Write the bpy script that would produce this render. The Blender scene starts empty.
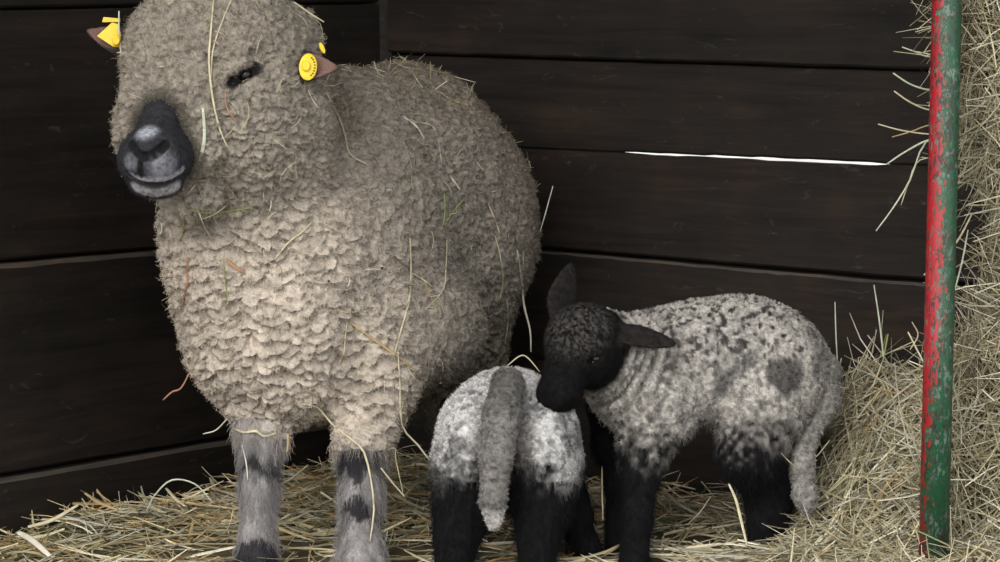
import bpy, math, random
import numpy as np
from mathutils import Vector, Matrix
from mathutils.bvhtree import BVHTree

random.seed(7)
rng = np.random.default_rng(7)
scene = bpy.context.scene
col = scene.collection

# ------------------------------------------------------------------ camera, sky, exposure
F_PX, CAM_H, PITCH = 2600.0, 0.85, math.radians(5.9)
cam_d = bpy.data.cameras.new('camera')
cam_d.sensor_width = 36.0
cam_d.lens = 36.0 * F_PX / 1000.0
cam_d.clip_end = 300
cam = bpy.data.objects.new('camera', cam_d)
cam.location = (0, 0, CAM_H)
cam.rotation_euler = (math.radians(90) - PITCH, 0, 0)
col.objects.link(cam)
scene.camera = cam

world = bpy.data.worlds.new('overcast_sky')
scene.world = world
world.use_nodes = True
wn = world.node_tree.nodes
bg = wn['Background']
bg.inputs['Color'].default_value = (0.93, 0.97, 1.0, 1)
bg.inputs['Strength'].default_value = 1.0

sun_d = bpy.data.lights.new('hazy_sun', 'SUN')
sun_d.energy = 1.5
sun_d.angle = math.radians(50)
sun_d.color = (1.0, 0.97, 0.92)
sun = bpy.data.objects.new('hazy_sun', sun_d)
sun.rotation_euler = Vector((0.38, 0.80, -0.62)).to_track_quat('-Z', 'Y').to_euler()
sun.location = (-2, -3, 4)
col.objects.link(sun)

scene.view_settings.view_transform = 'Standard'
scene.view_settings.look = 'None'
scene.view_settings.exposure = 0.9
scene.view_settings.gamma = 1.0
scene.view_settings.use_curve_mapping = False

# ------------------------------------------------------------------ measuring helpers
FWD = np.array([0, math.cos(PITCH), -math.sin(PITCH)])
UPV = np.array([0, math.sin(PITCH), math.cos(PITCH)])
RIGHT = np.array([1.0, 0, 0])
CAM = np.array([0, 0, CAM_H])

def ray(px, py):
    return FWD + RIGHT * ((px - 500) / F_PX) - UPV * ((py - 281) / F_PX)

def P(px, py, d):
    """a point at depth d from the camera, measured off the photograph"""
    return CAM + ray(px, py) * d

def R(px, d=4.05):
    return px * d / F_PX

# ------------------------------------------------------------------ object helpers
def setp(o, label=None, cat=None, group=None, kind=None):
    if label: o['label'] = label
    if cat: o['category'] = cat
    if group: o['group'] = group
    if kind: o['kind'] = kind
    return o

def link(o, parent=None):
    col.objects.link(o)
    if parent is not None:
        o.parent = parent
    return o

def empty(name, loc):
    e = bpy.data.objects.new(name, None)
    e.location = loc
    e.empty_display_size = 0.05
    return link(e)

def mesh_np(name, V, Fq, mat=None, parent=None, colr=None, smooth=True, origin=(0, 0, 0)):
    V = np.asarray(V, dtype=np.float64) - np.asarray(origin)
    me = bpy.data.meshes.new(name)
    Fq = np.asarray(Fq, dtype=np.int32)
    n = Fq.shape[1]
    me.vertices.add(len(V)); me.loops.add(Fq.size); me.polygons.add(len(Fq))
    me.vertices.foreach_set('co', V.astype(np.float32).ravel())
    me.loops.foreach_set('vertex_index', Fq.ravel())
    me.polygons.foreach_set('loop_start', np.arange(0, Fq.size, n, dtype=np.int32))
    me.polygons.foreach_set('use_smooth', np.full(len(Fq), smooth))
    me.update(calc_edges=True)
    me.validate()
    if colr is not None:
        a = me.color_attributes.new('tint', 'FLOAT_COLOR', 'POINT')
        c = np.ones((len(V), 4), dtype=np.float32); c[:, :3] = colr
        a.data.foreach_set('color', c.ravel())
    if mat: me.materials.append(mat)
    o = bpy.data.objects.new(name, me)
    return link(o, parent)

def mesh_py(name, verts, faces, mat=None, parent=None, smooth=False, origin=(0, 0, 0)):
    me = bpy.data.meshes.new(name)
    o0 = Vector(origin)
    me.from_pydata([tuple(Vector(v) - o0) for v in verts], [], faces)
    me.update()
    if smooth:
        for p in me.polygons: p.use_smooth = True
    if mat: me.materials.append(mat)
    return link(bpy.data.objects.new(name, me), parent)

# ------------------------------------------------------------------ numpy noise
def _h(i, j, k, s):
    n = (i.astype(np.uint32) * np.uint32(374761393) + j.astype(np.uint32) * np.uint32(668265263)
         + k.astype(np.uint32) * np.uint32(2246822519) + np.uint32((s * 3266489917) & 0xffffffff))
    n ^= n >> np.uint32(15); n *= np.uint32(2246822519)
    n ^= n >> np.uint32(13); n *= np.uint32(3266489917)
    n ^= n >> np.uint32(16)
    return n.astype(np.float32) / np.float32(4294967295.0)

def vnoise(Q, seed=0):
    """smooth value noise, -1..1"""
    Q = Q + 1000.0
    I = np.floor(Q).astype(np.int64); f = Q - I
    f = f * f * (3 - 2 * f)
    out = 0
    for a in (0, 1):
        wa = f[:, 0] if a else 1 - f[:, 0]
        for b in (0, 1):
            wb = f[:, 1] if b else 1 - f[:, 1]
            for c in (0, 1):
                wc = f[:, 2] if c else 1 - f[:, 2]
                out = out + wa * wb * wc * _h(I[:, 0] + a, I[:, 1] + b, I[:, 2] + c, seed)
    return out * 2 - 1

def fbm(Q, seed=0, octv=3):
    o, a, t = 0, 1.0, 0
    for k in range(octv):
        o = o + a * vnoise(Q * (2.03 ** k), seed + k); t += a; a *= 0.5
    return o / t

def worley(Q, seed=0):
    """F1, F2 and the id value of the nearest cell"""
    Q = Q + 1000.0
    I = np.floor(Q).astype(np.int64); f = Q - I
    n = len(Q)
    f1 = np.full(n, 9.0); f2 = np.full(n, 9.0); idv = np.zeros(n); near = np.zeros((n, 3))
    for a in (-1, 0, 1):
        for b in (-1, 0, 1):
            for c in (-1, 0, 1):
                i, j, k = I[:, 0] + a, I[:, 1] + b, I[:, 2] + c
                off = np.stack([a + _h(i, j, k, seed + 1), b + _h(i, j, k, seed + 2), c + _h(i, j, k, seed + 3)], 1) - f
                d = np.sqrt((off ** 2).sum(1))
                closer = d < f1
                f2 = np.where(closer, f1, np.minimum(f2, d))
                idv = np.where(closer, _h(i, j, k, seed + 4), idv)
                near[closer] = off[closer]
                f1 = np.where(closer, d, f1)
    return f1, f2, idv, near

def sstep(a, b, x):
    t = np.clip((x - a) / (b - a), 0, 1)
    return t * t * (3 - 2 * t)

# ------------------------------------------------------------------ implicit modelling
def cone(a, b, ra, rb):
    a = np.array(a); b = np.array(b); ab = b - a; L2 = float(ab @ ab)
    def f(X):
        t = np.clip(((X - a) @ ab) / L2, 0, 1)
        q = X - a - t[..., None] * ab
        return np.sqrt(np.einsum('...i,...i->...', q, q)) - (ra + (rb - ra) * t)
    f.box = (np.minimum(a - ra, b - rb), np.maximum(a + ra, b + rb))
    return f

def chain(pts, rads):
    return [cone(pts[i], pts[i + 1], rads[i], rads[i + 1]) for i in range(len(pts) - 1)]

def ell(c, radii, axes=None):
    c = np.array(c); r = np.array(radii, dtype=float)
    M = np.eye(3) if axes is None else np.array(axes)      # rows = local axes
    def f(X):
        q = (X - c) if axes is None else (X - c) @ M.T
        q = q * ri
        k0 = np.sqrt(np.einsum('...i,...i->...', q, q))
        q *= ri
        k1 = np.sqrt(np.einsum('...i,...i->...', q, q))
        return k0 * (k0 - 1) / np.maximum(k1, 1e-6)
    ri = 1 / r
    m = r.max(); f.box = (c - m, c + m)
    return f

def frame(x, up):
    x = np.array(x, float); x /= np.linalg.norm(x)
    up = np.array(up, float)
    z = up - x * (up @ x); z /= np.linalg.norm(z)
    return np.array([x, np.cross(z, x), z])

def smin(a, b, k):
    h = np.clip(0.5 + 0.5 * (b - a) / k, 0, 1)
    return b * (1 - h) + a * h - k * h * (1 - h)

def field(prims, cuts):
    """prims: list of (function, blend)   cuts: list of (function, blend) taken away"""
    def f(X):
        d = None
        for p, k in prims:
            e = p(X)
            d = e if d is None else smin(d, e, k)
        for p, k in cuts:
            d = -smin(-d, p(X), k)
        return d
    return f

def surface_nets(f, lo, hi, h, fine=None, hf=0.0):
    """surface of a field on a grid that may be graded finer inside one box"""
    axes_ = []
    for d in range(3):
        if fine is None:
            g = np.arange(lo[d], hi[d] + h, h)
        else:
            g, x = [], lo[d]
            while x < hi[d] + h:
                g.append(x)
                away = max(fine[0][d] - x, x - fine[1][d], 0)
                x += hf + (h - hf) * min(1, away / 0.03)
            g = np.array(g)
        k = int(np.ceil(len(g) / 4)) * 4
        g = np.concatenate([g, g[-1] + h * np.arange(1, k - len(g) + 1)])
        axes_.append(g)
    n = np.array([len(g) for g in axes_]); nb = n // 4
    def at(I):
        i0 = np.minimum(np.floor(I).astype(int), n - 2); t = I - i0
        return np.stack([axes_[d][i0[:, d]] * (1 - t[:, d]) + axes_[d][i0[:, d] + 1] * t[:, d] for d in range(3)], 1)
    B = np.stack(np.meshgrid(*[np.arange(k) for k in nb], indexing='ij'), -1).reshape(-1, 3)
    cf = np.concatenate([f(at(q * 4 + 1.5)) for q in np.array_split(B, max(1, len(B) // 60000))])
    G = np.repeat(np.repeat(np.repeat(cf.reshape(nb).astype(np.float32), 4, 0), 4, 1), 4, 2)
    live = B[np.abs(cf) < 7.0 * h]
    loc = np.stack(np.meshgrid(np.arange(4), np.arange(4), np.arange(4), indexing='ij'), -1).reshape(-1, 3)
    for blk in np.array_split(live, max(1, len(live) // 2000)):
        I = (blk[:, None] * 4 + loc[None]).reshape(-1, 3)
        G[I[:, 0], I[:, 1], I[:, 2]] = f(np.stack([axes_[d][I[:, d]] for d in range(3)], 1))
    S = G < 0
    c = [n[0] - 1, n[1] - 1, n[2] - 1]
    cnt = np.zeros(c, dtype=np.int8)
    corners = [(a, b, d) for a in (0, 1) for b in (0, 1) for d in (0, 1)]
    for a, b, d in corners:
        cnt += S[a:a + c[0], b:b + c[1], d:d + c[2]]
    act = np.argwhere((cnt > 0) & (cnt < 8))
    idx = np.full(c, -1, dtype=np.int64)
    idx[act[:, 0], act[:, 1], act[:, 2]] = np.arange(len(act))
    acc = np.zeros((len(act), 3)); num = np.zeros(len(act))
    vals = {k: G[act[:, 0] + k[0], act[:, 1] + k[1], act[:, 2] + k[2]].astype(float) for k in corners}
    for k in corners:
        for dim in range(3):
            if k[dim] == 0:
                k2 = list(k); k2[dim] = 1; k2 = tuple(k2)
                v0, v1 = vals[k], vals[k2]
                cr = (v0 < 0) != (v1 < 0)
                t = np.where(cr, v0 / np.where(cr, v0 - v1, 1), 0)
                p = np.tile(np.array(k, float), (len(act), 1)); p[:, dim] += t
                acc[cr] += p[cr]; num[cr] += 1
    V = at(act + acc / num[:, None])
    quads = []
    for dim in range(3):
        u, v = (dim + 1) % 3, (dim + 2) % 3
        sl0 = [slice(None)] * 3; sl1 = [slice(None)] * 3
        sl0[dim] = slice(0, n[dim] - 1); sl1[dim] = slice(1, n[dim])
        A, B = S[tuple(sl0)], S[tuple(sl1)]
        e = np.argwhere(A != B)
        e = e[(e[:, u] > 0) & (e[:, v] > 0) & (e[:, u] < n[u] - 1) & (e[:, v] < n[v] - 1)]
        inside = A[e[:, 0], e[:, 1], e[:, 2]]
        du = np.zeros(3, int); du[u] = 1
        dv = np.zeros(3, int); dv[v] = 1
        g = lambda q: idx[q[:, 0], q[:, 1], q[:, 2]]
        q = np.stack([g(e - du - dv), g(e - dv), g(e), g(e - du)], 1)
        q[~inside] = q[~inside][:, ::-1]
        quads.append(q)
    Q = np.concatenate(quads)
    return V, Q[(Q >= 0).all(1)]

def gradient(f, V, v0, e=0.001):
    g = np.empty_like(V)
    for i in range(3):
        d = np.zeros(3); d[i] = e
        g[:, i] = f(V + d) - v0
    return g / e

def vnormals(V, Q):
    n = np.cross(V[Q[:, 2]] - V[Q[:, 0]], V[Q[:, 3]] - V[Q[:, 1]])
    N = np.zeros_like(V)
    for i in range(4):
        np.add.at(N, Q[:, i], n)
    return N / np.maximum(np.linalg.norm(N, axis=1, keepdims=True), 1e-12)

def build_surface(prims, cuts, h, pad=0.02, fine=None, hf=0.0):
    f = field(prims, cuts)
    lo = np.min([p.box[0] for p, k in prims], axis=0) - pad
    hi = np.max([p.box[1] for p, k in prims], axis=0) + pad
    V, Q = surface_nets(f, lo, hi, h, fine, hf)
    for _ in range(1):
        v0 = f(V)
        g = gradient(f, V, v0)
        V = V - np.clip(v0, -h, h)[:, None] * g / np.maximum((g ** 2).sum(1), 0.25)[:, None]
    return f, V, Q

def group_dist(prims, X):
    return np.min([p(X) for p in prims], axis=0)

def near(X, c, r0, r1):
    """1 inside r0 of a point, 0 beyond r1"""
    return 1 - sstep(r0, r1, np.sqrt(((X - np.array(c)) ** 2).sum(1)))

def near_seg(X, pts, r0, r1):
    d = np.min([cone(pts[i], pts[i + 1], 0, 0)(X) for i in range(len(pts) - 1)], axis=0)
    return 1 - sstep(r0, r1, d)

def mixc(a, b, t):
    return a * (1 - t[:, None]) + np.array(b) * t[:, None]

def scatter(V, Q, n, dens=None):
    """random points on a quad mesh: (quad index, positions, barycentric corner weights)"""
    area = np.linalg.norm(np.cross(V[Q[:, 2]] - V[Q[:, 0]], V[Q[:, 3]] - V[Q[:, 1]]), axis=1)
    if dens is not None: area = area * dens[Q].mean(1)
    cdf = np.cumsum(area); q = np.searchsorted(cdf, rng.random(n) * cdf[-1]).clip(0, len(Q) - 1)
    u, v = rng.random(n), rng.random(n)
    w = np.stack([(1 - u) * (1 - v), u * (1 - v), u * v, (1 - u) * v], 1)
    return q, w, (V[Q[q]] * w[..., None]).sum(1)

def hair_object(name, pts, rad, colr, mat, parent, origin):
    """pts (n, m, 3): one curve per row"""
    n, m = pts.shape[:2]
    hc = bpy.data.hair_curves.new(name)
    hc.add_curves([m] * n)
    hc.attributes['position'].data.foreach_set('vector', (pts - np.asarray(origin)).astype(np.float32).ravel())
    ra = hc.attributes.get('radius') or hc.attributes.new('radius', 'FLOAT', 'POINT')
    ra.data.foreach_set('value', np.broadcast_to(rad, (n, m)).astype(np.float32).ravel())
    ca = hc.attributes.new('tint', 'FLOAT_COLOR', 'POINT')
    c = np.ones((n, m, 4), dtype=np.float32); c[..., :3] = colr[:, None, :]
    ca.data.foreach_set('color', c.ravel())
    hc.materials.append(mat)
    o = bpy.data.objects.new(name, hc)
    link(o, parent)
    o['kind'] = 'stuff'
    return o

# ------------------------------------------------------------------ materials
def new_mat(name):
    m = bpy.data.materials.new(name); m.use_nodes = True
    nt = m.node_tree
    return m, nt, nt.nodes['Principled BSDF']

def N(nt, typ, **kw):
    n = nt.nodes.new(typ)
    for k, v in kw.items():
        if k in n.inputs.keys(): n.inputs[k].default_value = v
        else: setattr(n, k, v)
    return n

def ramp(nt, fac, stops):
    r = nt.nodes.new('ShaderNodeValToRGB')
    e = r.color_ramp.elements
    while len(e) < len(stops): e.new(0.5)
    for q, (p, c) in zip(e, stops):
        q.position = p; q.color = (*c, 1)
    nt.links.new(fac, r.inputs['Fac'])
    return r

def tint_mat(name, rough=0.85, spec=0.2, bump=0.0, bscale=400.0, var=0.25, sheen=0.0, trans=0.0):
    """colour from the object's own 'tint' attribute, with fine procedural grain"""
    m, nt, b = new_mat(name)
    a = N(nt, 'ShaderNodeAttribute'); a.attribute_name = 'tint'
    tc = N(nt, 'ShaderNodeTexCoord')
    ns = N(nt, 'ShaderNodeTexNoise', Scale=bscale, Detail=3.0)
    nt.links.new(tc.outputs['Object'], ns.inputs['Vector'])
    mr = N(nt, 'ShaderNodeMapRange'); mr.inputs['To Min'].default_value = 1 - var; mr.inputs['To Max'].default_value = 1 + var
    mr.inputs['From Min'].default_value = 0.25; mr.inputs['From Max'].default_value = 0.75
    nt.links.new(ns.outputs['Fac'], mr.inputs['Value'])
    mu = N(nt, 'ShaderNodeVectorMath', operation='MULTIPLY')
    nt.links.new(a.outputs['Color'], mu.inputs[0]); nt.links.new(mr.outputs['Result'], mu.inputs[1])
    nt.links.new(mu.outputs['Vector'], b.inputs['Base Color'])
    b.inputs['Roughness'].default_value = rough
    b.inputs['Specular IOR Level'].default_value = spec
    if bump > 0:
        bp = N(nt, 'ShaderNodeBump', Strength=bump, Distance=0.004)
        nt.links.new(ns.outputs['Fac'], bp.inputs['Height']); nt.links.new(bp.outputs['Normal'], b.inputs['Normal'])
    return m

M_FLEECE = tint_mat('ewe_fleece_and_skin', rough=0.95, spec=0.08, bump=0.6, bscale=330, var=0.22)
M_LAMB = tint_mat('lamb_wool_and_skin', rough=0.95, spec=0.08, bump=0.5, bscale=600, var=0.2)
M_FIBRE = tint_mat('wool_fibre', rough=0.75, spec=0.07, var=0.1, bscale=150)
M_STRAW = tint_mat('dry_straw', rough=0.6, spec=0.25, var=0.18, bscale=90)

def wood_mat(name, dark, light, seed, scratch=0.5):
    m, nt, b = new_mat(name)
    tc = N(nt, 'ShaderNodeTexCoord')
    oi = N(nt, 'ShaderNodeObjectInfo')
    add = N(nt, 'ShaderNodeVectorMath', operation='MULTIPLY_ADD')
    cx = N(nt, 'ShaderNodeCombineXYZ')
    nt.links.new(oi.outputs['Random'], cx.inputs['X']); nt.links.new(oi.outputs['Random'], cx.inputs['Z'])
    add.inputs[1].default_value = (1, 1, 1)
    sc = N(nt, 'ShaderNodeVectorMath', operation='SCALE'); sc.inputs['Scale'].default_value = 37.0
    nt.links.new(cx.outputs['Vector'], sc.inputs[0])
    nt.links.new(tc.outputs['Object'], add.inputs[0]); nt.links.new(sc.outputs['Vector'], add.inputs[2])
    mp = N(nt, 'ShaderNodeMapping'); mp.inputs['Scale'].default_value = (2.2, 30, 30)
    nt.links.new(add.outputs['Vector'], mp.inputs['Vector'])
    n1 = N(nt, 'ShaderNodeTexNoise', Scale=1.6, Detail=8.0, Roughness=0.65, Distortion=0.6)
    nt.links.new(mp.outputs['Vector'], n1.inputs['Vector'])
    r1 = ramp(nt, n1.outputs['Fac'], [(0.3, dark), (0.62, light), (0.8, tuple(1.35 * c for c in light))])
    # large stains
    n2 = N(nt, 'ShaderNodeTexNoise', Scale=5.0, Detail=5.0, Roughness=0.6)
    nt.links.new(add.outputs['Vector'], n2.inputs['Vector'])
    r2 = ramp(nt, n2.outputs['Fac'], [(0.3, (0.62, 0.68, 0.62)), (0.5, (0.95, 0.92, 0.9)), (0.7, (1.5, 1.22, 1.05))])
    mul = N(nt, 'ShaderNodeMix', data_type='RGBA', blend_type='MULTIPLY'); mul.inputs['Factor'].default_value = 1
    nt.links.new(r1.outputs['Color'], mul.inputs['A']); nt.links.new(r2.outputs['Color'], mul.inputs['B'])
    # pale scuffs and dust
    mp3 = N(nt, 'ShaderNodeMapping'); mp3.inputs['Scale'].default_value = (6, 15, 15); mp3.inputs['Rotation'].default_value = (0, 0.25, 0)
    nt.links.new(add.outputs['Vector'], mp3.inputs['Vector'])
    n3 = N(nt, 'ShaderNodeTexNoise', Scale=2.4, Detail=9.0, Roughness=0.75, Distortion=1.2)
    nt.links.new(mp3.outputs['Vector'], n3.inputs['Vector'])
    r3 = ramp(nt, n3.outputs['Fac'], [(0.60, (0, 0, 0)), (0.80, (scratch, scratch, scratch))])
    mx = N(nt, 'ShaderNodeMix', data_type='RGBA'); mx.inputs['B'].default_value = (0.13, 0.11, 0.1, 1)
    nt.links.new(r3.outputs['Color'], mx.inputs['Factor']); nt.links.new(mul.outputs['Result'], mx.inputs['A'])
    nt.links.new(mx.outputs['Result'], b.inputs['Base Color'])
    b.inputs['Roughness'].default_value = 0.72
    b.inputs['Specular IOR Level'].default_value = 0.25
    bp = N(nt, 'ShaderNodeBump', Strength=0.35, Distance=0.003)
    nt.links.new(n1.outputs['Fac'], bp.inputs['Height']); nt.links.new(bp.outputs['Normal'], b.inputs['Normal'])
    return m

M_WOOD = wood_mat('dark_stained_wood', (0.0075, 0.0060, 0.0050), (0.0215, 0.0158, 0.0120), 1, 0.8)
M_WORN = wood_mat('worn_board_edge', (0.03, 0.026, 0.022), (0.085, 0.072, 0.06), 3, 0.5)
M_BACKING = wood_mat('dark_backing_wood', (0.006, 0.005, 0.005), (0.012, 0.01, 0.009), 2, 0.1)  # dark wood for the added strips that shut daylight out of the joints

def simple_mat(name, c, rough=0.6, spec=0.3, noise=None):
    m, nt, b = new_mat(name)
    b.inputs['Base Color'].default_value = (*c, 1)
    b.inputs['Roughness'].default_value = rough
    b.inputs['Specular IOR Level'].default_value = spec
    tc = N(nt, 'ShaderNodeTexCoord')
    s, v = noise or (60, 0.2)
    ns = N(nt, 'ShaderNodeTexNoise', Scale=s, Detail=4.0)
    nt.links.new(tc.outputs['Object'], ns.inputs['Vector'])
    r = ramp(nt, ns.outputs['Fac'], [(0.3, tuple(x * (1 - v) for x in c)), (0.7, tuple(min(1, x * (1 + v)) for x in c))])
    nt.links.new(r.outputs['Color'], b.inputs['Base Color'])
    return m

M_YARD = simple_mat('pale_yard_ground', (0.46, 0.44, 0.41), 0.9, 0.1, (3, 0.15))
M_FLOOR = simple_mat('dirt_floor', (0.10, 0.08, 0.055), 0.95, 0.1, (14, 0.4))
M_ROOF = simple_mat('shade_roof_boards', (0.10, 0.075, 0.055), 0.85, 0.15, (10, 0.4))
M_TAG = simple_mat('yellow_plastic', (0.80, 0.55, 0.015), 0.4, 0.45, (120, 0.08))
M_TAGMARK = simple_mat('black_tag_print', (0.05, 0.04, 0.01), 0.6, 0.2)
M_EYE = simple_mat('dark_eye', (0.010, 0.007, 0.006), 0.22, 0.4)
M_EYE_GLINT = simple_mat('painted_eye_glint', (0.55, 0.56, 0.6), 0.35, 0.5)  # pale colour standing in for the glint on the lamb's eye

# ------------------------------------------------------------------ setting: walls of planks
CORNER = np.array([-0.22, 4.96])
DIR_L = np.array([-0.6129, -0.7902])        # along the left wall, towards the viewer
DIR_B = np.array([0.7933, -0.6088])         # along the back wall, to the right
NRM_L = np.array([0.7902, -0.6129])         # into the room
NRM_B = np.array([-0.6088, -0.7933])

def on_wall(px, py, which):
    d, n = (DIR_L, NRM_L) if which == 'L' else (DIR_B, NRM_B)
    r = ray(px, py)
    t = ((CORNER - CAM[:2]) @ n) / (r[:2] @ n)
    q = CAM + r * t
    return float((q[:2] - CORNER) @ d), float(q[2])

def seam(which, a, b):
    """the height of a board joint along the wall as (slope, offset)"""
    (t0, z0), (t1, z1) = on_wall(*a, which), on_wall(*b, which)
    m = (z1 - z0) / (t1 - t0)
    return m, z0 - m * t0

def plank(name, wall, which, lo, hi, t0, t1, proud, thick, gap_lo, gap_hi, parent, mat, seed, nseg=14, top=0.004):
    """a board between two seams: origin at its start, local x along the wall, y out of the wall, z up"""
    d, n = (DIR_L, NRM_L) if which == 'L' else (DIR_B, NRM_B)
    r = random.Random(seed)
    base = CORNER + d * t0
    zc = lo[0] * t0 + lo[1]
    verts, faces = [], []
    ch = 0.004
    w1 = w2 = 0.0
    for i in range(nseg + 1):
        t = t0 + (t1 - t0) * i / nseg
        w1 = 0.6 * w1 + r.uniform(-1, 1) * 0.0007
        w2 = 0.6 * w2 + r.uniform(-1, 1) * 0.0007
        gl = gap_lo(t) if callable(gap_lo) else gap_lo
        gh = gap_hi(t) if callable(gap_hi) else gap_hi
        zl = lo[0] * t + lo[1] + gl + w1 - zc
        zh = hi[0] * t + hi[1] - gh + w2 - zc
        x = t - t0
        tw = r.uniform(0.75, 1.2)
        for (yy, zz) in ((proud - thick, zl), (proud - ch, zl), (proud, zl + ch), (proud, zh - top * tw), (proud - top * 0.8 * tw, zh), (proud - thick, zh)):
            verts.append((x, yy, zz))
    for i in range(nseg):
        for k in range(6):
            a, b2 = i * 6 + k, i * 6 + (k + 1) % 6
            faces.append((a, a + 6, b2 + 6, b2))
    faces.append(tuple(range(6))); faces.append(tuple(reversed(range(nseg * 6, nseg * 6 + 6))))
    o = mesh_py(name, verts, faces, mat)
    M = Matrix(((d[0], n[0], 0, base[0]), (d[1], n[1], 0, base[1]), (0, 0, 1, zc), (0, 0, 0, 1)))
    if top > 0.004:
        o.data.materials.append(M_WORN)
        for i in range(nseg): o.data.polygons[i * 6 + 3].material_index = 1
    if which == 'L':                               # keep faces turned outwards in the mirrored frame
        o.data.flip_normals()
    o.parent = parent
    o.matrix_local = M
    return o

wall_left = setp(empty('wall_left', (0, 0, 0)), 'wall of wide dark-stained boards behind the ewe at left', kind='structure')
wall_back = setp(empty('wall_back', (0, 0, 0)), 'wall of dark-stained boards behind the lambs', kind='structure')

sl = [(0.0, -0.02), seam('L', (0, 475), (228, 437)), seam('L', (0, 263), (155, 250)), seam('L', (0, 10), (350, 4)),
      (0.0, 1.28), (0.0, 1.66), (0.0, 2.04), (0.0, 2.4)]
LEN_L = 2.6
for i in range(len(sl) - 1):
    plank('plank', wall_left, 'L', sl[i], sl[i + 1], 0.0, LEN_L, 0.024 if i == 0 else (0.012 if i == 1 else -0.004), 0.03,
          0.0035, 0.001, wall_left, M_WOOD, 10 + i, 40, 0.0075 if i < 2 else 0.004)
for i in range(1, len(sl) - 1):  # dark strips added behind the joints to keep them in shadow
    m, c = sl[i]
    plank('backing_strip', wall_left, 'L', (m, c - 0.03), (m, c + 0.035), 0.0, LEN_L, -0.027 - 0.008, 0.02, 0, 0, wall_left, M_BACKING, 40 + i, 2)

sb = [(0.0, -0.02), seam('B', (600, 366), (800, 388)), seam('B', (545, 250), (930, 283)), seam('B', (530, 149), (870, 164)),
      seam('B', (400, 55), (925, 72)), (0.0, 0.97), (0.0, 1.16), (0.0, 1.36), (0.0, 1.56), (0.0, 1.76), (0.0, 1.96), (0.0, 2.18), (0.0, 2.4)]
LEN_B = 2.6
def slit(t):                                        # the joint that stands open
    a, _ = on_wall(560, 150, 'B'); b, _ = on_wall(628, 153, 'B'); c, _ = on_wall(866, 164, 'B'); e, _ = on_wall(890, 165, 'B')
    wob = 0.0005 * math.sin(t * 61) + 0.0004 * math.sin(t * 137 + 1)
    if t < a: return 0.0003
    if t < b: return 0.0007 + 0.6 * wob
    if t < c: return 0.0023 + 0.0006 * (t - b) / (c - b) + 0.6 * wob
    if t < e: return 0.0022 * (e - t) / (e - c) + 0.0003
    return 0.0003
for i in range(len(sb) - 1):
    proud = [0.006, 0.010, 0.0, -0.004, 0.006][i] if i < 5 else 0.002 * (i % 3)
    plank('plank', wall_back, 'B', sb[i], sb[i + 1], 0.014, LEN_B, proud, 0.03,
          slit if i == 3 else 0.0045, slit if i == 2 else 0.001, wall_back, M_WOOD, 70 + i, 110, 0.0046 if i == 1 else 0.004)
for i in range(1, len(sb) - 1):  # added dark strips block daylight at every joint but the open one
    if i == 3: continue
    m, c = sb[i]
    plank('backing_strip', wall_back, 'B', (m, c - 0.03), (m, c + 0.035), 0.0, LEN_B, -0.036, 0.02, 0, 0, wall_back, M_BACKING, 110 + i, 2)

cp = CORNER
post = [tuple(cp + DIR_L * 0.0 + NRM_L * 0.018 + DIR_B * 0.0), tuple(cp - NRM_B * 0.02 + NRM_L * 0.018), tuple(cp - NRM_B * 0.08 - NRM_L * 0.06), tuple(cp - NRM_L * 0.06 + DIR_L * 0.03)]
pv = [(x, y, z) for z in (-0.02, 2.4) for x, y in post]
trim = mesh_py('trim_1', pv, [(3, 2, 1, 0), (4, 5, 6, 7), (0, 1, 5, 4), (1, 2, 6, 5), (2, 3, 7, 6), (3, 0, 4, 7)], M_WOOD)
setp(trim, 'dark post in the corner behind the ewe', kind='structure')

# ground of the stall, the yard, and an added unseen roof that blocks light from above
def slab(name, x0, x1, y0, y1, z0, z1, mat, parent=None, kind='structure', label=None):
    v = [(x, y, z) for z in (z0, z1) for y in (y0, y1) for x in (x0, x1)]
    f = [(0, 2, 3, 1), (4, 5, 7, 6), (0, 1, 5, 4), (2, 6, 7, 3), (1, 3, 7, 5), (0, 4, 6, 2)]
    o = mesh_py(name, v, f, mat, parent)
    if parent is None: setp(o, label, kind=kind)
    return o
slab('ground', -60, 60, -60, 60, -0.3, -0.05, M_YARD, label='pale yard ground outside the stall')
def poly_slab(name, pts, z0, z1, mat, label):
    n = len(pts)
    v = [(x, y, z0) for x, y in pts] + [(x, y, z1) for x, y in pts]
    f = [tuple(reversed(range(n))), tuple(range(n, 2 * n))] + [(i, (i + 1) % n, n + (i + 1) % n, n + i) for i in range(n)]
    o = mesh_py(name, v, f, mat); setp(o, label, kind='structure'); return o
cL = CORNER + DIR_L * LEN_L; cB = CORNER + DIR_B * LEN_B
quad = [tuple(CORNER), tuple(cL), (cL[0], 2.6), (cB[0], 2.6), tuple(cB)]
poly_slab('floor', quad, -0.05, 0.0, M_FLOOR, 'dirt floor of the stall under the straw')
roof_pts = [tuple(CORNER - 0.15 * (NRM_L + NRM_B)), tuple(cL - 0.15 * NRM_L), (cL[0], 2.4), (cB[0] + 0.1, 2.4), tuple(cB - 0.15 * NRM_B)]
poly_slab('shade_roof', roof_pts, 2.4, 2.45, M_ROOF, 'unseen board roof added over the stall to block light from above')  # added out of view so daylight enters from the open front

# ------------------------------------------------------------------ the ewe
EWE_O = np.array([-0.22, 4.15, 0.0])
ewe = setp(empty('sheep', EWE_O), 'large woolly beige ewe with black muzzle and yellow ear tags', 'sheep')

wool, legs, muz, ears = [], [], [], []
def dy(m): return m
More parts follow.
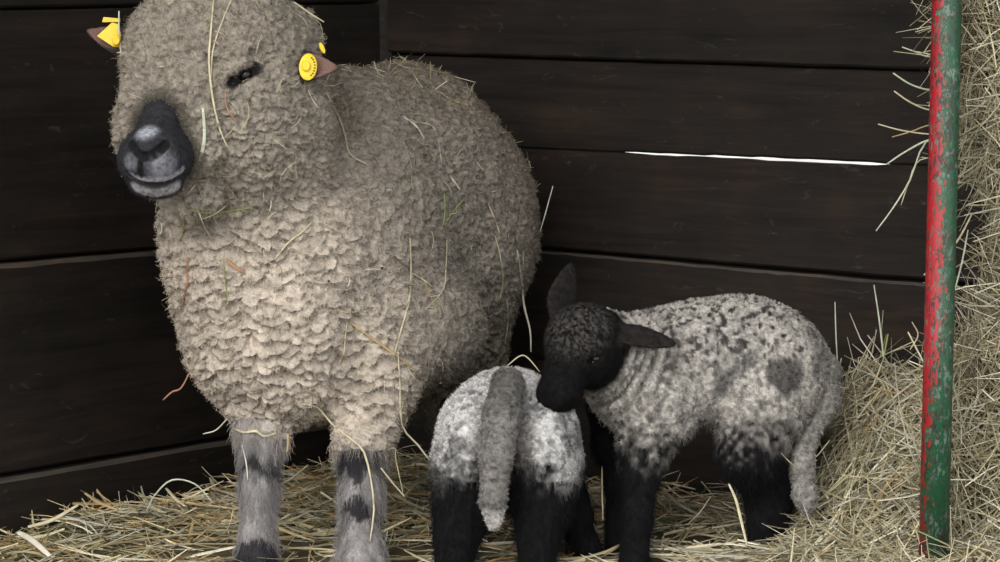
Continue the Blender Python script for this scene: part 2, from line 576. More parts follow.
# body
wool += [(ell(P(283, 302, 4.10), (R(103), 0.19, R(120))), 0.04),
         (ell(P(246, 240, 4.06), (R(80), 0.15, R(72))), 0.05),
         (ell(P(300, 235, 4.16), (R(100), 0.19, R(115))), 0.05),
         (ell(P(350, 215, 4.28), (R(112), 0.21, R(155))), 0.05),
         (ell(P(404, 196, 4.42), (R(112), 0.22, R(145))), 0.05),
         (ell(P(441, 225, 4.50), (R(106), 0.19, R(132))), 0.05),
         (ell(P(380, 325, 4.26), (R(108), 0.19, R(74))), 0.04),
         (ell(P(374, 345, 4.09), (R(46), 0.10, R(80))), 0.04)]
# woolly upper legs
wool += [(cone(P(374, 380, 4.07), P(363, 440, 4.02), R(42), R(26)), 0.03),
         (cone(P(264, 390, 4.06), P(262, 428, 4.03), R(32), R(23)), 0.025),
         (cone(P(440, 330, 4.55), P(455, 400, 4.58), R(58), R(32)), 0.04),
         (cone(P(468, 300, 4.50), P(480, 390, 4.56), R(44), R(26)), 0.04)]
# head and neck wool
wool += [(cone(P(240, 150, 3.98), P(272, 250, 4.08), R(80), R(95)), 0.04),
         (ell(P(222, 62, 3.95), (R(90), 0.15, R(78))), 0.04),
         (ell(P(236, 120, 3.94), (R(86), 0.14, R(80))), 0.04),
         (ell(P(176, 126, 3.87), (R(56), 0.085, R(68))), 0.035),
         (ell(P(176, 52, 3.90), (R(48), 0.09, R(56))), 0.035),
         (ell(P(290, 38, 3.99), (R(30), 0.06, R(34))), 0.02),
         (ell(P(282, 130, 3.96), (R(46), 0.075, R(52))), 0.03),
         (cone(P(190, 92, 3.815), P(205, 150, 3.80), R(19), R(13)), 0.02),
         (cone(P(146, 84, 3.825), P(125, 134, 3.80), R(18), R(10)), 0.02),
         (cone(P(178, 204, 3.85), P(205, 196, 3.84), R(13), R(14)), 0.02)]
# lower legs, hocks and hooves
def leg(px, py, d, xf, yf, df, r0, rk, r1):
    k = 0.45
    a = P(px, py, d); b = P(xf, yf, df); b[2] = 0.02
    mid = a * (1 - k) + b * k
    low = a * 0.12 + b * 0.88
    return [(c, 0.02) for c in chain([a, mid, low, b], [r0, rk, r1, r1 * 1.35])]
legs += leg(261, 425, 4.03, 257, 565, 3.97, R(22), R(15), R(14.5))
legs += leg(362, 440, 4.02, 360, 572, 3.95, R(23), R(17.5), R(18))
legs += leg(456, 400, 4.58, 452, 500, 4.55, R(28), R(18), R(15))
legs += leg(482, 390, 4.56, 500, 505, 4.56, R(28), R(18), R(15))
# bare muzzle
MZ = P(152, 158, 3.72)
muz += [(cone(P(168, 92, 3.840), P(160, 120, 3.784), R(6), R(15)), 0.015),
        (cone(P(160, 120, 3.784), P(154, 156, 3.735), R(15), R(30)), 0.02),
        (ell(P(175, 158, 3.765), (R(17), 0.04, R(21))), 0.018),
        (ell(P(134, 160, 3.755), (R(14), 0.035, R(20))), 0.018),
        (ell(P(156, 184, 3.757), (R(25), 0.034, R(14))), 0.012)]
# ears
def ear(root, tip, face, w, th, tp=0.62):
    root, tip = np.array(root), np.array(tip)
    ax = frame(tip - root, face)
    L = np.linalg.norm(tip - root) / 2 * 1.12
    c = (root + tip) / 2; r = np.array([L, w, th])
    def f(X):
        q = (X - c) @ ax.T
        q[..., 1] = q[..., 1] / (1 - tp * np.clip(q[..., 0] / L + 0.1, -0.2, 1.0))
        k0 = np.sqrt(((q / r) ** 2).sum(-1)); k1 = np.sqrt(((q / r ** 2) ** 2).sum(-1))
        return k0 * (k0 - 1) / np.maximum(k1, 1e-6)
    f.box = (c - L, c + L)
    return f
def front(px, py, f, lo=3.4, hi=4.7):
    """first depth at which the view ray enters a field"""
    d = np.linspace(lo, hi, 2000)
    X = CAM + ray(px, py)[None] * d[:, None]
    k = np.argmax(f(X) < 0)
    return X[k]
f0 = field(wool + legs + muz, [])
muzf = field(muz, [])
_d = float((front(300, 67, f0) - CAM) @ FWD) - 0.004
E1f = (0.1, -0.9, 0.45); E1a, E1b = P(288, 66, _d + 0.012), P(337, 68, _d - 0.004)
E1 = ear(E1a, E1b, E1f, R(16), 0.0065)
E2f = (-0.15, -0.9, 0.45); E2a, E2b = P(134, 45, 3.90), P(88, 31, 3.90)
E2 = ear(E2a, E2b, E2f, R(14), 0.0065)
ears += [(E1, 0.006), (E2, 0.006)]
def cup(a, b, nf, w):
    nf = frame(b - a, nf)[2]
    return ell((a + b) / 2 + nf * 0.006, (np.linalg.norm(b - a) * 0.45, w, 0.0075), frame(b - a, nf))
E1c, E2c = cup(E1a, E1b, E1f, R(11)), cup(E2a, E2b, E2f, R(9))
eye_c = front(244, 74, f0)
cuts = []
# eye hollow
eax = frame(P(262, 64, 3.9) - P(228, 82, 3.87), (0, -1, 0.2))
cuts.append((ell(eye_c, (R(18), R(5.5), 0.024), eax), 0.010))
cuts.append((ell(front(262, 58, f0), (R(12), R(10), 0.010), eax), 0.012))
# nostrils, the groove under the nose and the mouth line
def groove(pix, r, k):
    pts = [front(x, y, muzf) for x, y in pix]
    for i in range(len(pts) - 1):
        cuts.append((cone(pts[i], pts[i + 1], r, r), k))
    return pts
NO1 = groove([(142, 156), (150, 157), (158, 152), (166, 144)], R(3.6), 0.006)
NO2 = groove([(138, 154), (134, 149), (130, 143)], R(3.0), 0.005)
GR = groove([(141, 156), (140, 166), (141, 176)], R(1.7), 0.004)
MO = groove([(127, 173), (138, 181), (152, 184), (168, 182), (184, 173)], R(1.4), 0.004)
cuts += [(E1c, 0.004), (E2c, 0.004)]

prims = wool + legs + muz + ears
ef, EV, EQ = build_surface(prims, cuts, 0.0036, fine=(P(114, 204, 3.70) * [1, 0, 1] + [0, 3.66, 0], P(262, 62, 3.80) * [1, 0, 1] + [0, 3.79, 0]), hf=0.0019)
EN = vnormals(EV, EQ)
dw = field(wool, [])(EV); dl = group_dist([p for p, k in legs], EV); dm = muzf(EV); de = group_dist([p for p, k in ears], EV)
w_mz = sstep(0.004, -0.012, dm - np.minimum(dw, de)) if False else 1 - sstep(-0.007, 0.007, dm - dw + 0.009 * fbm(EV * 60, 97, 3))
w_mz = np.where(EV[:, 1] < 3.93, w_mz, 0)
w_leg = 1 - sstep(-0.004, 0.006, dl - dw)
w_ear = 1 - sstep(-0.002, 0.003, de - dw)
w_ear = np.where(dl < de, 0, w_ear)
SW = EV + 0.007 * np.stack([fbm(EV * 70, 201, 2), fbm(EV * 70, 202, 2), 1.3 * fbm(EV * 70, 203, 2)], 1)
w_sock = near_seg(SW, [front(231, 81, f0) + FWD * 0.008, eye_c + FWD * 0.014, front(257, 67, f0) + FWD * 0.01], 0.007, 0.013)
w_wool = np.clip(1 - w_mz - w_leg - w_ear - w_sock, 0, 1)
eyez = near(EV, eye_c, 0.018, 0.034)
chestc = P(265, 330, 4.0)
w_chest = near(EV, chestc, 0.16, 0.36)
w_head = near(EV, P(215, 95, 3.9), 0.15, 0.24)

# locks of wool, standing out of the surface and sagging over the next row
warp = np.stack([fbm(EV * 32, 11, 2), fbm(EV * 32, 12, 2), fbm(EV * 32, 13, 2)], 1) * 0.012
Wp = EV + warp
fa, fb, ida, na = worley(Wp * np.array([46, 46, 78]), 21)          # chest: broad crimped rows
fc, fd, idc, nc = worley(Wp * np.array([84, 84, 96]), 31)          # back and head: small tight curls
big = 1 - np.clip(fa, 0, 1.1) ** 2 ; small = 1 - np.clip(fc, 0, 1.1) ** 2
fine = fbm(EV * 230, 51, 2)
wave = fbm(EV * 16, 55, 2)
wc = np.clip(w_chest * 1.1 - 0.5 * w_head, 0, 1)
amp = w_wool * (1 - 0.6 * eyez)
lipA = np.clip(na[:, 2], -0.5, 0.6); lipC = np.clip(nc[:, 2], -0.5, 0.6)
disp = amp * (wc * (0.0130 * (big - 0.6) + 0.011 * lipA + 0.004 * small) + (1 - wc) * (0.0105 * (small - 0.5) + 0.005 * lipC + 0.004 * (big - 0.5)) + 0.0022 * fine + 0.006 * wave)
disp += w_leg * (0.0022 * vnoise(EV * np.array([140, 140, 40]), 61) + 0.0015 * fine)
sag = amp * wc * 0.010 * sstep(0.1, 0.9, big) + amp * (1 - wc) * 0.004 * small
EV2 = EV + EN * disp[:, None]
EV2[:, 2] -= sag
EV2 += (amp * 0.003)[:, None] * np.stack([vnoise(EV * 120, 71), vnoise(EV * 120, 72), vnoise(EV * 120, 73)], 1)

# colour of the fleece, legs and face (true staining: dusty back, clean chest)
cream = np.tile(np.array([0.465, 0.398, 0.330]), (len(EV), 1))
grey = np.array([0.205, 0.180, 0.151])
brown = np.array([0.150, 0.120, 0.082])
tone = fbm(EV * 9, 81, 3)
C = mixc(cream, grey, np.clip(1 - 1.05 * w_chest + 0.25 * tone, 0, 1) * 0.9)
C = mixc(C, [0.270, 0.234, 0.190], w_head * 0.8)
dirt = sstep(0.62, 0.80, EV[:, 2]) * sstep(4.12, 4.3, EV[:, 1]) + 0.6 * near(EV, P(330, 110, 4.1), 0.03, 0.09)
C = mixc(C, brown, np.clip(dirt * (0.75 + 0.4 * tone), 0, 1))
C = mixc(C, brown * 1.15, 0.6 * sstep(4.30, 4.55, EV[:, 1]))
C *= (1 + 0.40 * (wc * (ida - 0.5) + (1 - wc) * (idc - 0.5)) + 0.22 * tone + 0.18 * fine)[:, None]
# legs: mottled grey with black patches
lg = np.tile(np.array([0.215, 0.200, 0.195]), (len(EV), 1)) * (1 + 0.45 * vnoise(EV * np.array([80, 80, 26]), 91))[:, None]
LW = EV + 0.016 * np.stack([fbm(EV * np.array([55, 55, 35]), 191, 3), fbm(EV * np.array([55, 55, 35]), 192, 3), 1.5 * fbm(EV * np.array([55, 55, 35]), 193, 3)], 1)
def bl(px, py, d, r0, r1): return near(LW, P(px, py, d), r0, r1)
black = np.clip(bl(356, 462, 3.98, .016, .042) + bl(356, 510, 3.95, .012, .032) + 0.85 * bl(262, 470, 4.0, .012, .05)
                + bl(255, 565, 3.95, .025, .045) + 0.5 * bl(282, 535, 3.98, .01, .03), 0, 1)
black = sstep(0.25, 0.75, black + 0.30 * vnoise(EV * np.array([110, 110, 45]), 92) * np.sqrt(np.clip(black, 0, 1)))
lg = mixc(lg, [0.018, 0.017, 0.020], 0.93 * black)
lg = mixc(lg, [0.03, 0.028, 0.028], np.where(EV[:, 2] < 0.02, 1.0, 0.0))
C = mixc(C, [0.0, 0.0, 0.0], w_leg) + lg * w_leg[:, None]
# muzzle: slate skin, pale nose tip and lips, black creases
grain = fbm(EV * np.array([260, 260, 200]), 95, 3)
mz = np.tile(np.array([0.030, 0.030, 0.034]), (len(EV), 1)) * (1 + 0.6 * grain)[:, None]
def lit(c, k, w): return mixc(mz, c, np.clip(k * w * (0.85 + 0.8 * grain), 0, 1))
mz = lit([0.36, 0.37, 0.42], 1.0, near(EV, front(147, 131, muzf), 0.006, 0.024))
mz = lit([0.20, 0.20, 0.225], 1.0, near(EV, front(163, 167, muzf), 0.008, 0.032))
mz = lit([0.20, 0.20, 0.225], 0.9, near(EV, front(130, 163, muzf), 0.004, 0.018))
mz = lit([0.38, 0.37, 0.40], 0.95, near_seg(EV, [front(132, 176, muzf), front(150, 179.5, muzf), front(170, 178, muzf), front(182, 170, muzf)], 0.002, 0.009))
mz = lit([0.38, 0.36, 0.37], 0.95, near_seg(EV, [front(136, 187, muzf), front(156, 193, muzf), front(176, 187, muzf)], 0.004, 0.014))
mz = mixc(mz, [0.012, 0.012, 0.013], near_seg(EV, NO1, 0.0062, 0.0088))
mz = mixc(mz, [0.012, 0.012, 0.013], near_seg(EV, NO2, 0.0050, 0.0075))
mz = mixc(mz, [0.014, 0.014, 0.015], near_seg(EV, GR, 0.0032, 0.0055))
mz = mixc(mz, [0.025, 0.022, 0.024], near_seg(EV, MO, 0.0030, 0.0052))
C = mixc(C, [0, 0, 0], w_mz) + mz * w_mz[:, None]
inner = 1 - sstep(0.0, 0.006, np.minimum(E1c(EV), E2c(EV)))
er = mixc(np.tile(np.array([0.045, 0.036, 0.034]), (len(EV), 1)), [0.21, 0.125, 0.105], inner * 0.9)
C = mixc(C, [0, 0, 0], w_ear) + er * w_ear[:, None]
C = mixc(C, [0.018, 0.016, 0.015], near_seg(SW, [front(231, 81, f0) + FWD * 0.008, eye_c + FWD * 0.014, front(257, 67, f0) + FWD * 0.01], 0.008, 0.0155))
C = np.clip(C, 0.004, 1)
ewe_body = mesh_np('body', EV2, EQ, M_FLEECE, ewe, C, origin=EWE_O)
EN2 = vnormals(EV2, EQ)

def fibres(name, V, Nn, Q, Ccol, length, down, n, dens, parent, origin, rad=0.00022, curl=0.35, m=4, tw=0.15):
    q, w, pos = scatter(V, Q, n, dens)
    nn = (Nn[Q[q]] * w[..., None]).sum(1); nn /= np.linalg.norm(nn, axis=1, keepdims=True)
    cc = (Ccol[Q[q]] * w[..., None]).sum(1) * (1 + tw * rng.normal(size=(n, 1))).clip(0.5, 1.6)
    L = (length[Q[q]] * w).sum(1) * rng.uniform(0.6, 1.25, n)
    dn = (down[Q[q]] * w).sum(1)
    d = nn + rng.normal(size=(n, 3)) * curl
    d[:, 2] -= dn
    tang = d - nn * (d * nn).sum(1, keepdims=True) * 0.0
    d /= np.linalg.norm(d, axis=1, keepdims=True)
    cur = np.cross(d, rng.normal(size=(n, 3)))
    cur /= np.maximum(np.linalg.norm(cur, axis=1, keepdims=True), 1e-6)
    s = np.linspace(0, 1, m)
    ph = rng.uniform(0, 6.28, n)
    pts = pos[:, None] + d[:, None] * (L[:, None] * s)[..., None] \
        + cur[:, None] * (0.28 * L[:, None] * np.sin(s * 4.2 + ph[:, None]) - 0.28 * L[:, None] * np.sin(ph)[:, None])[..., None]
    pts[..., 2] -= (L * dn * 0.3)[:, None] * s ** 2
    pts[:, 0] -= nn * 0.001
    rr = rad * np.linspace(1, 0.45, m)
    return hair_object(name, pts, rr, np.clip(cc, 0.003, 1), M_FIBRE, parent, origin)

vis = sstep(-0.35, 0.0, -(EN2 @ FWD))
fibres('fleece', EV2, EN2, EQ, C * 1.05, np.full(len(C), 0.0055), np.full(len(C), 0.35), 70000, w_wool * (0.15 + vis), ewe, EWE_O, rad=0.00034, curl=0.65, tw=0.3)
fibres('leg_hair', EV2, EN2, EQ, C * 1.1, np.full(len(C), 0.013), np.full(len(C), 2.2), 18000, w_leg, ewe, EWE_O, rad=0.00028, curl=0.25)
fibres('face_hair', EV2, EN2, EQ, C * 1.1, np.full(len(C), 0.0028), np.full(len(C), 0.5), 5000, w_mz + 0.6 * w_ear, ewe, EWE_O, rad=0.00012, curl=0.4)

band = np.clip(4 * w_mz * (1 - w_mz) + 0.8 * sstep(0.02, 0.0, np.abs(dm - dw)) * (w_mz < 0.6), 0, 1) * (EV[:, 1] < 3.93)
FC = np.tile(np.array([0.24, 0.21, 0.17]), (len(C), 1)) * (1 - 0.5 * w_mz)[:, None]
fibres('muzzle_fringe', EV2, EN2, EQ, FC, np.full(len(C), 0.011), np.full(len(C), 0.25), 5000, band, ewe, EWE_O, rad=0.00028, curl=0.7, tw=0.35)

# eye
def ball(name, c, r, mat, parent, origin, sq=(1, 1, 1), axes=None, nu=16, nv=10):
    M = np.eye(3) if axes is None else axes
    V = [c + (np.array([math.sin(v) * math.cos(u), math.sin(v) * math.sin(u), math.cos(v)]) * r * np.array(sq)) @ M
         for v in np.linspace(0.001, math.pi - 0.001, nv) for u in np.linspace(0, 2 * math.pi, nu, endpoint=False)]
    Fc = [(i * nu + j, (i + 1) * nu + j, (i + 1) * nu + (j + 1) % nu, i * nu + (j + 1) % nu) for i in range(nv - 1) for j in range(nu)]
    return mesh_py(name, V, Fc, mat, parent, True, origin)
ball('eye', eye_c + FWD * 0.024, 0.0105, M_EYE, ewe, EWE_O)

# ear tags
def disc(c, nrm, up, rx, ry, th, seg=28, dome=0.0):
    ax = frame(nrm, up)                       # rows: normal, side, up
    V, Fc = [], []
    for s, k in ((-1, 1.0), (1, 1.0), (1, 0.82)):
        for i in range(seg):
            a = 2 * math.pi * i / seg
            V.append(c + ax[0] * (s * th / 2 + (dome if k < 1 else 0)) + ax[1] * rx * k * math.cos(a) + ax[2] * ry * k * math.sin(a))
    for r in range(2):
        for i in range(seg):
            j = (i + 1) % seg
            Fc.append((r * seg + i, r * seg + j, (r + 1) * seg + j, (r + 1) * seg + i))
    Fc.append(tuple(reversed(range(seg)))); Fc.append(tuple(range(2 * seg, 3 * seg)))
    return V, Fc, ax
tagc = P(308, 67, _d - 0.012)
V, Fc, ax = disc(tagc, (0.15, -1, 0.25), (0.1, 0, 1), R(8.5), R(13), 0.003, dome=0.001)
tag1 = mesh_py('ear_tag', V, Fc, M_TAG, ewe, False, EWE_O)
V, Fc, _ = disc(tagc + ax[0] * 0.0045 - ax[1] * R(2.2), (0.15, -1, 0.25), (0.1, 0, 1), R(4), R(5), 0.005, 16, 0.001)
mesh_py('tag_stud', V, Fc, M_TAG, tag1, False, EWE_O)
for a in np.linspace(-1.0, 1.15, 8):                # small printed characters round the rim
    q = tagc + ax[0] * 0.0032 + ax[1] * R(6.3) * math.cos(a) + ax[2] * R(9.6) * math.sin(a)
    e1 = ax[1] * R(0.8); e2 = ax[2] * R(0.55)
    t = ax[0] * 0.0006
    v = [q - e1 - e2, q + e1 - e2, q + e1 + e2, q - e1 + e2]
    mesh_py('tag_print', [x - t for x in v] + [x + t for x in v], [(3, 2, 1, 0), (4, 5, 6, 7), (0, 1, 5, 4), (1, 2, 6, 5), (2, 3, 7, 6), (3, 0, 4, 7)], M_TAGMARK, tag1, False, EWE_O)
V, Fc, _ = disc(P(322, 48, _d + 0.0), (0.5, -1, 0.2), (-0.45, 0, 1), R(2), R(5.5), 0.003, 14)
tb = mesh_py('ear_tag_back', V, Fc, M_TAG, ewe, False, EWE_O)

def plate(name, pix, d, th, mat, parent):
    top = [P(x, y, dd) for (x, y), dd in zip(pix, d)]
    n = len(top)
    nr = np.cross(top[1] - top[0], top[2] - top[0]); nr /= np.linalg.norm(nr)
    if nr @ FWD > 0: nr = -nr
    V = top + [t - nr * th for t in top]
    F_ = [tuple(range(n)), tuple(reversed(range(n, 2 * n)))] + [(i, n + i, n + (i + 1) % n, (i + 1) % n) for i in range(n)]
    return mesh_py(name, V, F_, mat, parent, False, EWE_O)
tag2 = plate('ear_tag', [(97, 36), (112, 22.5), (118, 24), (121, 34), (121, 47), (113, 46.5)], [3.878, 3.882, 3.882, 3.882, 3.882, 3.878], 0.003, M_TAG, ewe)
V, Fc, _ = disc(P(116, 40, 3.872), (0.1, -1, 0.1), (0, 0, 1), R(4), R(5), 0.006, 14, 0.001)
mesh_py('tag_stud', V, Fc, M_TAG, tag2, False, EWE_O)
plate('ear_tag_back', [(102, 22), (103.5, 17), (120, 18.5), (120, 22)], [3.905] * 4, 0.003, M_TAG, ewe)

# ------------------------------------------------------------------ lamb with its rump to the viewer
LA_O = np.array([0.01, 4.0, 0.0])
lamb_a = setp(empty('lamb', LA_O), 'grey-white lamb seen from behind, tail hanging, nuzzling under the ewe', 'lamb')
def foot(px, d):
    q = P(px, 500, d); q[2] = 0.012; return q
la_b, la_l, la_t, la_h = [], [], [], []
la_b += [(ell(P(508, 436, 3.98), (R(63), 0.105, R(64))), 0.03),
         (ell(P(470, 448, 3.93), (R(30), 0.07, R(50))), 0.03),
         (ell(P(546, 452, 3.93), (R(29), 0.07, R(54))), 0.03),
         (ell(P(507, 430, 4.10), (R(60), 0.12, R(56))), 0.04),
         (ell(P(500, 428, 4.24), (R(52), 0.09, R(50))), 0.04),
         (cone(P(496, 420, 4.30), P(478, 412, 4.39), R(32), R(26)), 0.03)]
la_h += [(ell(P(470, 415, 4.42), (R(26), 0.05, R(24))), 0.02), (cone(P(466, 416, 4.42), P(452, 408, 4.47), R(18), R(13)), 0.02)]
la_h += [(ear(P(488, 408, 4.40), P(520, 420, 4.40), (0, -1, 0.3), R(8), 0.006), 0.006)]
def lchain(pts, rads, k=0.02): return [(c, k) for c in chain(pts, rads)]
la_l += lchain([P(466, 470, 3.93), P(463, 505, 3.93), P(457, 535, 3.92), foot(452, 3.90)], [R(32), R(26), R(20), R(18)])
la_l += lchain([P(546, 470, 3.93), P(541, 505, 3.92), P(538, 535, 3.91), foot(537, 3.89)], [R(32), R(26), R(19), R(18)])
la_l += lchain([P(476, 470, 4.22), P(470, 520, 4.20), foot(466, 4.18)], [R(24), R(14), R(13)])
la_l += lchain([P(556, 465, 4.06), P(572, 512, 4.05), foot(588, 4.04)], [R(27), R(17), R(15)])
la_t += lchain([P(508, 384, 3.885), P(502, 415, 3.865), P(496, 460, 3.845), P(493, 500, 3.84), P(494, 522, 3.84)], [R(13), R(14), R(11.5), R(8.5), R(4.5)], 0.010)
lf, LV, LQ = build_surface(la_b + la_h + la_l + la_t, [], 0.0030)
LN = vnormals(LV, LQ)
db = group_dist([p for p, k in la_b], LV); dl = group_dist([p for p, k in la_l], LV); dt = group_dist([p for p, k in la_t], LV); dh = group_dist([p for p, k in la_h], LV)
wl = 1 - sstep(-0.012, 0.012, dl - db)
wt = 1 - sstep(-0.002, 0.004, dt - np.minimum(db, dl))
wh = 1 - sstep(-0.006, 0.006, dh - np.minimum(db, dl))
f1, f2, idv, _ = worley((LV + 0.004 * np.stack([vnoise(LV * 90, i) for i in (1, 2, 3)], 1)) * 155, 5)
cur = 1 - np.clip(f1, 0, 1) ** 2
g1, g2, idg, _ = worley((LV + 0.01 * np.stack([vnoise(LV * 50, i) for i in (4, 5, 6)], 1)) * np.array([75, 75, 55]), 8)
pale = np.tile(np.array([0.50, 0.485, 0.47]), (len(LV), 1))
tone = fbm(LV * 28, 3, 3)
LC = mixc(pale, [0.13, 0.125, 0.125], np.clip(sstep(0.1, 0.5, tone) * 0.7 + sstep(0.62, 0.75, idg) * sstep(0.75, 0.35, g1) * 0.6 + 0.75 * sstep(0.15, 0.55, fbm(LV * 150, 61, 2) + 0.35 * tone), 0, 1))
LC = mixc(LC, [0.16, 0.15, 0.148], 0.75 * near(LV, P(572, 440, 3.98), 0.03, 0.085) * sstep(-0.5, 0.3, tone))
LC = mixc(LC, [0.18, 0.17, 0.165], 0.7 * near(LV, P(446, 455, 3.97), 0.02, 0.07))
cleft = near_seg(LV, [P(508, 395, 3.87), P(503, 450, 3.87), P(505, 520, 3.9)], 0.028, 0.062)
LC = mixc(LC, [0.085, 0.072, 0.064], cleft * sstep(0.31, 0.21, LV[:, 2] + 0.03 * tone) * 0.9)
legz = sstep(0.20, 0.145, LV[:, 2] + 0.030 * tone + 0.025 * vnoise(LV * 140, 77) + 0.55 * np.clip(np.abs(LV[:, 0] - 0.012) - 0.035, 0, 1) - 0.012)
LC = mixc(LC, [0.0085, 0.0080, 0.0090], np.maximum(legz, 0) * (1 - wt))
LC = mixc(LC, [0.0085, 0.0080, 0.0090], 0.9 * wl * sstep(0.23, 0.15, LV[:, 2] + 0.03 * tone + 0.02 * vnoise(LV * 140, 78)) * (1 - wt))
tail_c = mixc(np.tile(np.array([0.185, 0.172, 0.160]), (len(LV), 1)), [0.075, 0.07, 0.066], near(LV, P(508, 388, 3.86), 0.015, 0.06) * (0.8 + 0.5 * tone))
tail_c = mixc(tail_c, [0.42, 0.40, 0.38], near(LV, P(493, 520, 3.85), 0.012, 0.035))
LC = mixc(LC, [0, 0, 0], wt) + tail_c * wt[:, None]
LC = mixc(LC, [0.018, 0.016, 0.016], wh)
LC = np.clip(LC * (1 + 0.5 * (idv - 0.5) + 0.35 * vnoise(LV * 290, 88))[:, None], 0.004, 1)
fur = np.clip(1 - wh - legz * (1 - wt), 0, 1)
LV2 = LV + LN * (fur * (0.0062 * cur + 0.0022 * fbm(LV * 400, 9, 1)) + (1 - fur) * 0.003 * vnoise(LV * np.array([110, 110, 40]), 14))[:, None]
LN2 = vnormals(LV2, LQ)
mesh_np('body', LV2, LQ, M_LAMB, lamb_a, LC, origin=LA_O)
visl = 0.1 + sstep(-0.35, 0.0, -(LN2 @ FWD))
fibres('wool', LV2, LN2, LQ, LC * 1.1, np.full(len(LC), 0.0034), np.full(len(LC), 0.3), 30000, fur * visl, lamb_a, LA_O, rad=0.00036, curl=0.7, tw=0.4)
fibres('leg_hair', LV2, LN2, LQ, LC * 1.05, np.full(len(LC), 0.009), np.full(len(LC), 1.4), 14000, (1 - fur) * visl, lamb_a, LA_O, rad=0.0002, curl=0.3)

# ------------------------------------------------------------------ speckled lamb in profile
LB_O = np.array([0.32, 4.05, 0.0])
lamb_b = setp(empty('lamb', LB_O), 'speckled grey lamb with black face and legs, head bowed, beside the hay', 'lamb')
bb, bl_, bt, bh, be = [], [], [], [], []
bb += [(ell(P(772, 372, 4.08), (R(56), 0.085, R(60))), 0.03),
       (ell(P(738, 360, 4.09), (R(66), 0.092, R(63))), 0.03),
       (ell(P(690, 366, 4.08), (R(62), 0.09, R(62))), 0.03),
       (ell(P(650, 374, 4.06), (R(48), 0.085, R(54))), 0.03),
       (cone(P(640, 366, 4.05), P(602, 352, 3.99), R(46), R(37)), 0.025),
       (ell(P(622, 392, 4.04), (R(28), 0.05, R(30))), 0.03),
       (ell(P(768, 400, 4.06), (R(46), 0.075, R(48))), 0.03),
       (ell(P(657, 405, 4.03), (R(38), 0.06, R(42))), 0.03)]
bh += [(ell(P(585, 338, 3.95), (R(38), 0.058, R(34))), 0.02),
       (ell(P(594, 352, 3.95), (R(28), 0.055, R(34))), 0.02),
       (cone(P(576, 352, 3.93), P(561, 385, 3.90), R(27), R(20)), 0.02),
       (ell(P(557, 396, 3.895), (R(19), 0.03, R(17))), 0.015)]
EB1 = ear(P(556, 318, 3.97), P(571, 266, 3.99), (0.5, -0.85, 0.1), R(16), 0.0055, 0.4)
EB2 = ear(P(612, 330, 3.93), P(673, 344, 3.90), (0.1, -0.75, 0.6), R(12.5), 0.0055, 0.3)
be += [(EB1, 0.010), (EB2, 0.012)]
EB2c = ell(P(645, 341, 3.903), (R(24), R(7), 0.005), frame(P(673, 344, 3.90) - P(612, 330, 3.93), (0.1, -0.75, 0.6)))
bl_ += lchain([P(654, 412, 4.02), P(643, 452, 4.01), P(640, 478, 4.00), P(637, 515, 3.99), foot(634, 3.975)], [R(36), R(22), R(17), R(13.5), R(15)])
bl_ += lchain([P(616, 405, 4.10), P(613, 445, 4.11), P(620, 480, 4.11), foot(618, 4.08)], [R(27), R(18), R(14), R(13)])
bl_ += lchain([P(758, 425, 4.04), P(752, 452, 4.03), P(768, 488, 4.07), P(768, 520, 4.07), foot(764, 4.06)], [R(42), R(33), R(24), R(18), R(17)])
bl_ += lchain([P(790, 435, 4.14), P(784, 460, 4.15), P(800, 492, 4.18), foot(797, 4.16)], [R(32), R(26), R(20), R(16)])
bt += lchain([P(822, 372, 4.08), P(822, 402, 4.06), P(806, 432, 4.04), P(801, 465, 4.03), P(805, 495, 4.03), P(808, 506, 4.03)], [R(16), R(13), R(9.5), R(8.5), R(7.5), R(5)], 0.014)
fB0 = field(bb + bh, [])
eyeB = front(596, 359, fB0)
eaxB = frame(P(602, 356, 3.9) - P(590, 362, 3.9), (0, -1, 0.2))
cutsB = [(ell(eyeB, (R(9), R(2.6), 0.010), eaxB), 0.006), (EB2c, 0.004)]
bf, BV, BQ = build_surface(bb + bh + be + bl_ + bt, cutsB, 0.0030)
BN = vnormals(BV, BQ)
db = group_dist([p for p, k in bb], BV); dl = group_dist([p for p, k in bl_], BV); dt = group_dist([p for p, k in bt], BV)
dh = group_dist([p for p, k in bh], BV); de = group_dist([p for p, k in be], BV)
wh = 1 - sstep(-0.010, 0.004, np.minimum(dh, de + 0.002) - np.minimum(db, dl))
we = 1 - sstep(-0.002, 0.003, de - np.minimum(dh, db))
wt = 1 - sstep(-0.003, 0.004, dt - np.minimum(db, dl))
f1, f2, idv, _ = worley((BV + 0.004 * np.stack([vnoise(BV * 90, i) for i in (1, 2, 3)], 1)) * 155, 5)
cur = 1 - np.clip(f1, 0, 1) ** 2
tone = fbm(BV * 26, 23, 3)
tone2 = fbm(BV * np.array([70, 70, 42]), 27, 2)
g1, g2, idg, _ = worley((BV + 0.008 * np.stack([vnoise(BV * 50, i) for i in (4, 5, 6)], 1)) * np.array([105, 105, 62]), 18)
BC = np.tile(np.array([0.415, 0.385, 0.350]), (len(BV), 1))
spots = sstep(0.22, 0.32, idg) * sstep(0.55, 0.33, g1 + 0.35 * vnoise(BV * 130, 19))
upper = sstep(0.26, 0.36, BV[:, 2])
BC = mixc(BC, [0.05, 0.046, 0.044], np.clip(spots * (0.5 + 0.5 * upper), 0, 1))
BC = mixc(BC, [0.12, 0.11, 0.105], 0.35 * sstep(0.15, 0.45, tone2 + 0.3 * vnoise(BV * 200, 63)) + 0.25 * sstep(0.2, 0.5, tone))
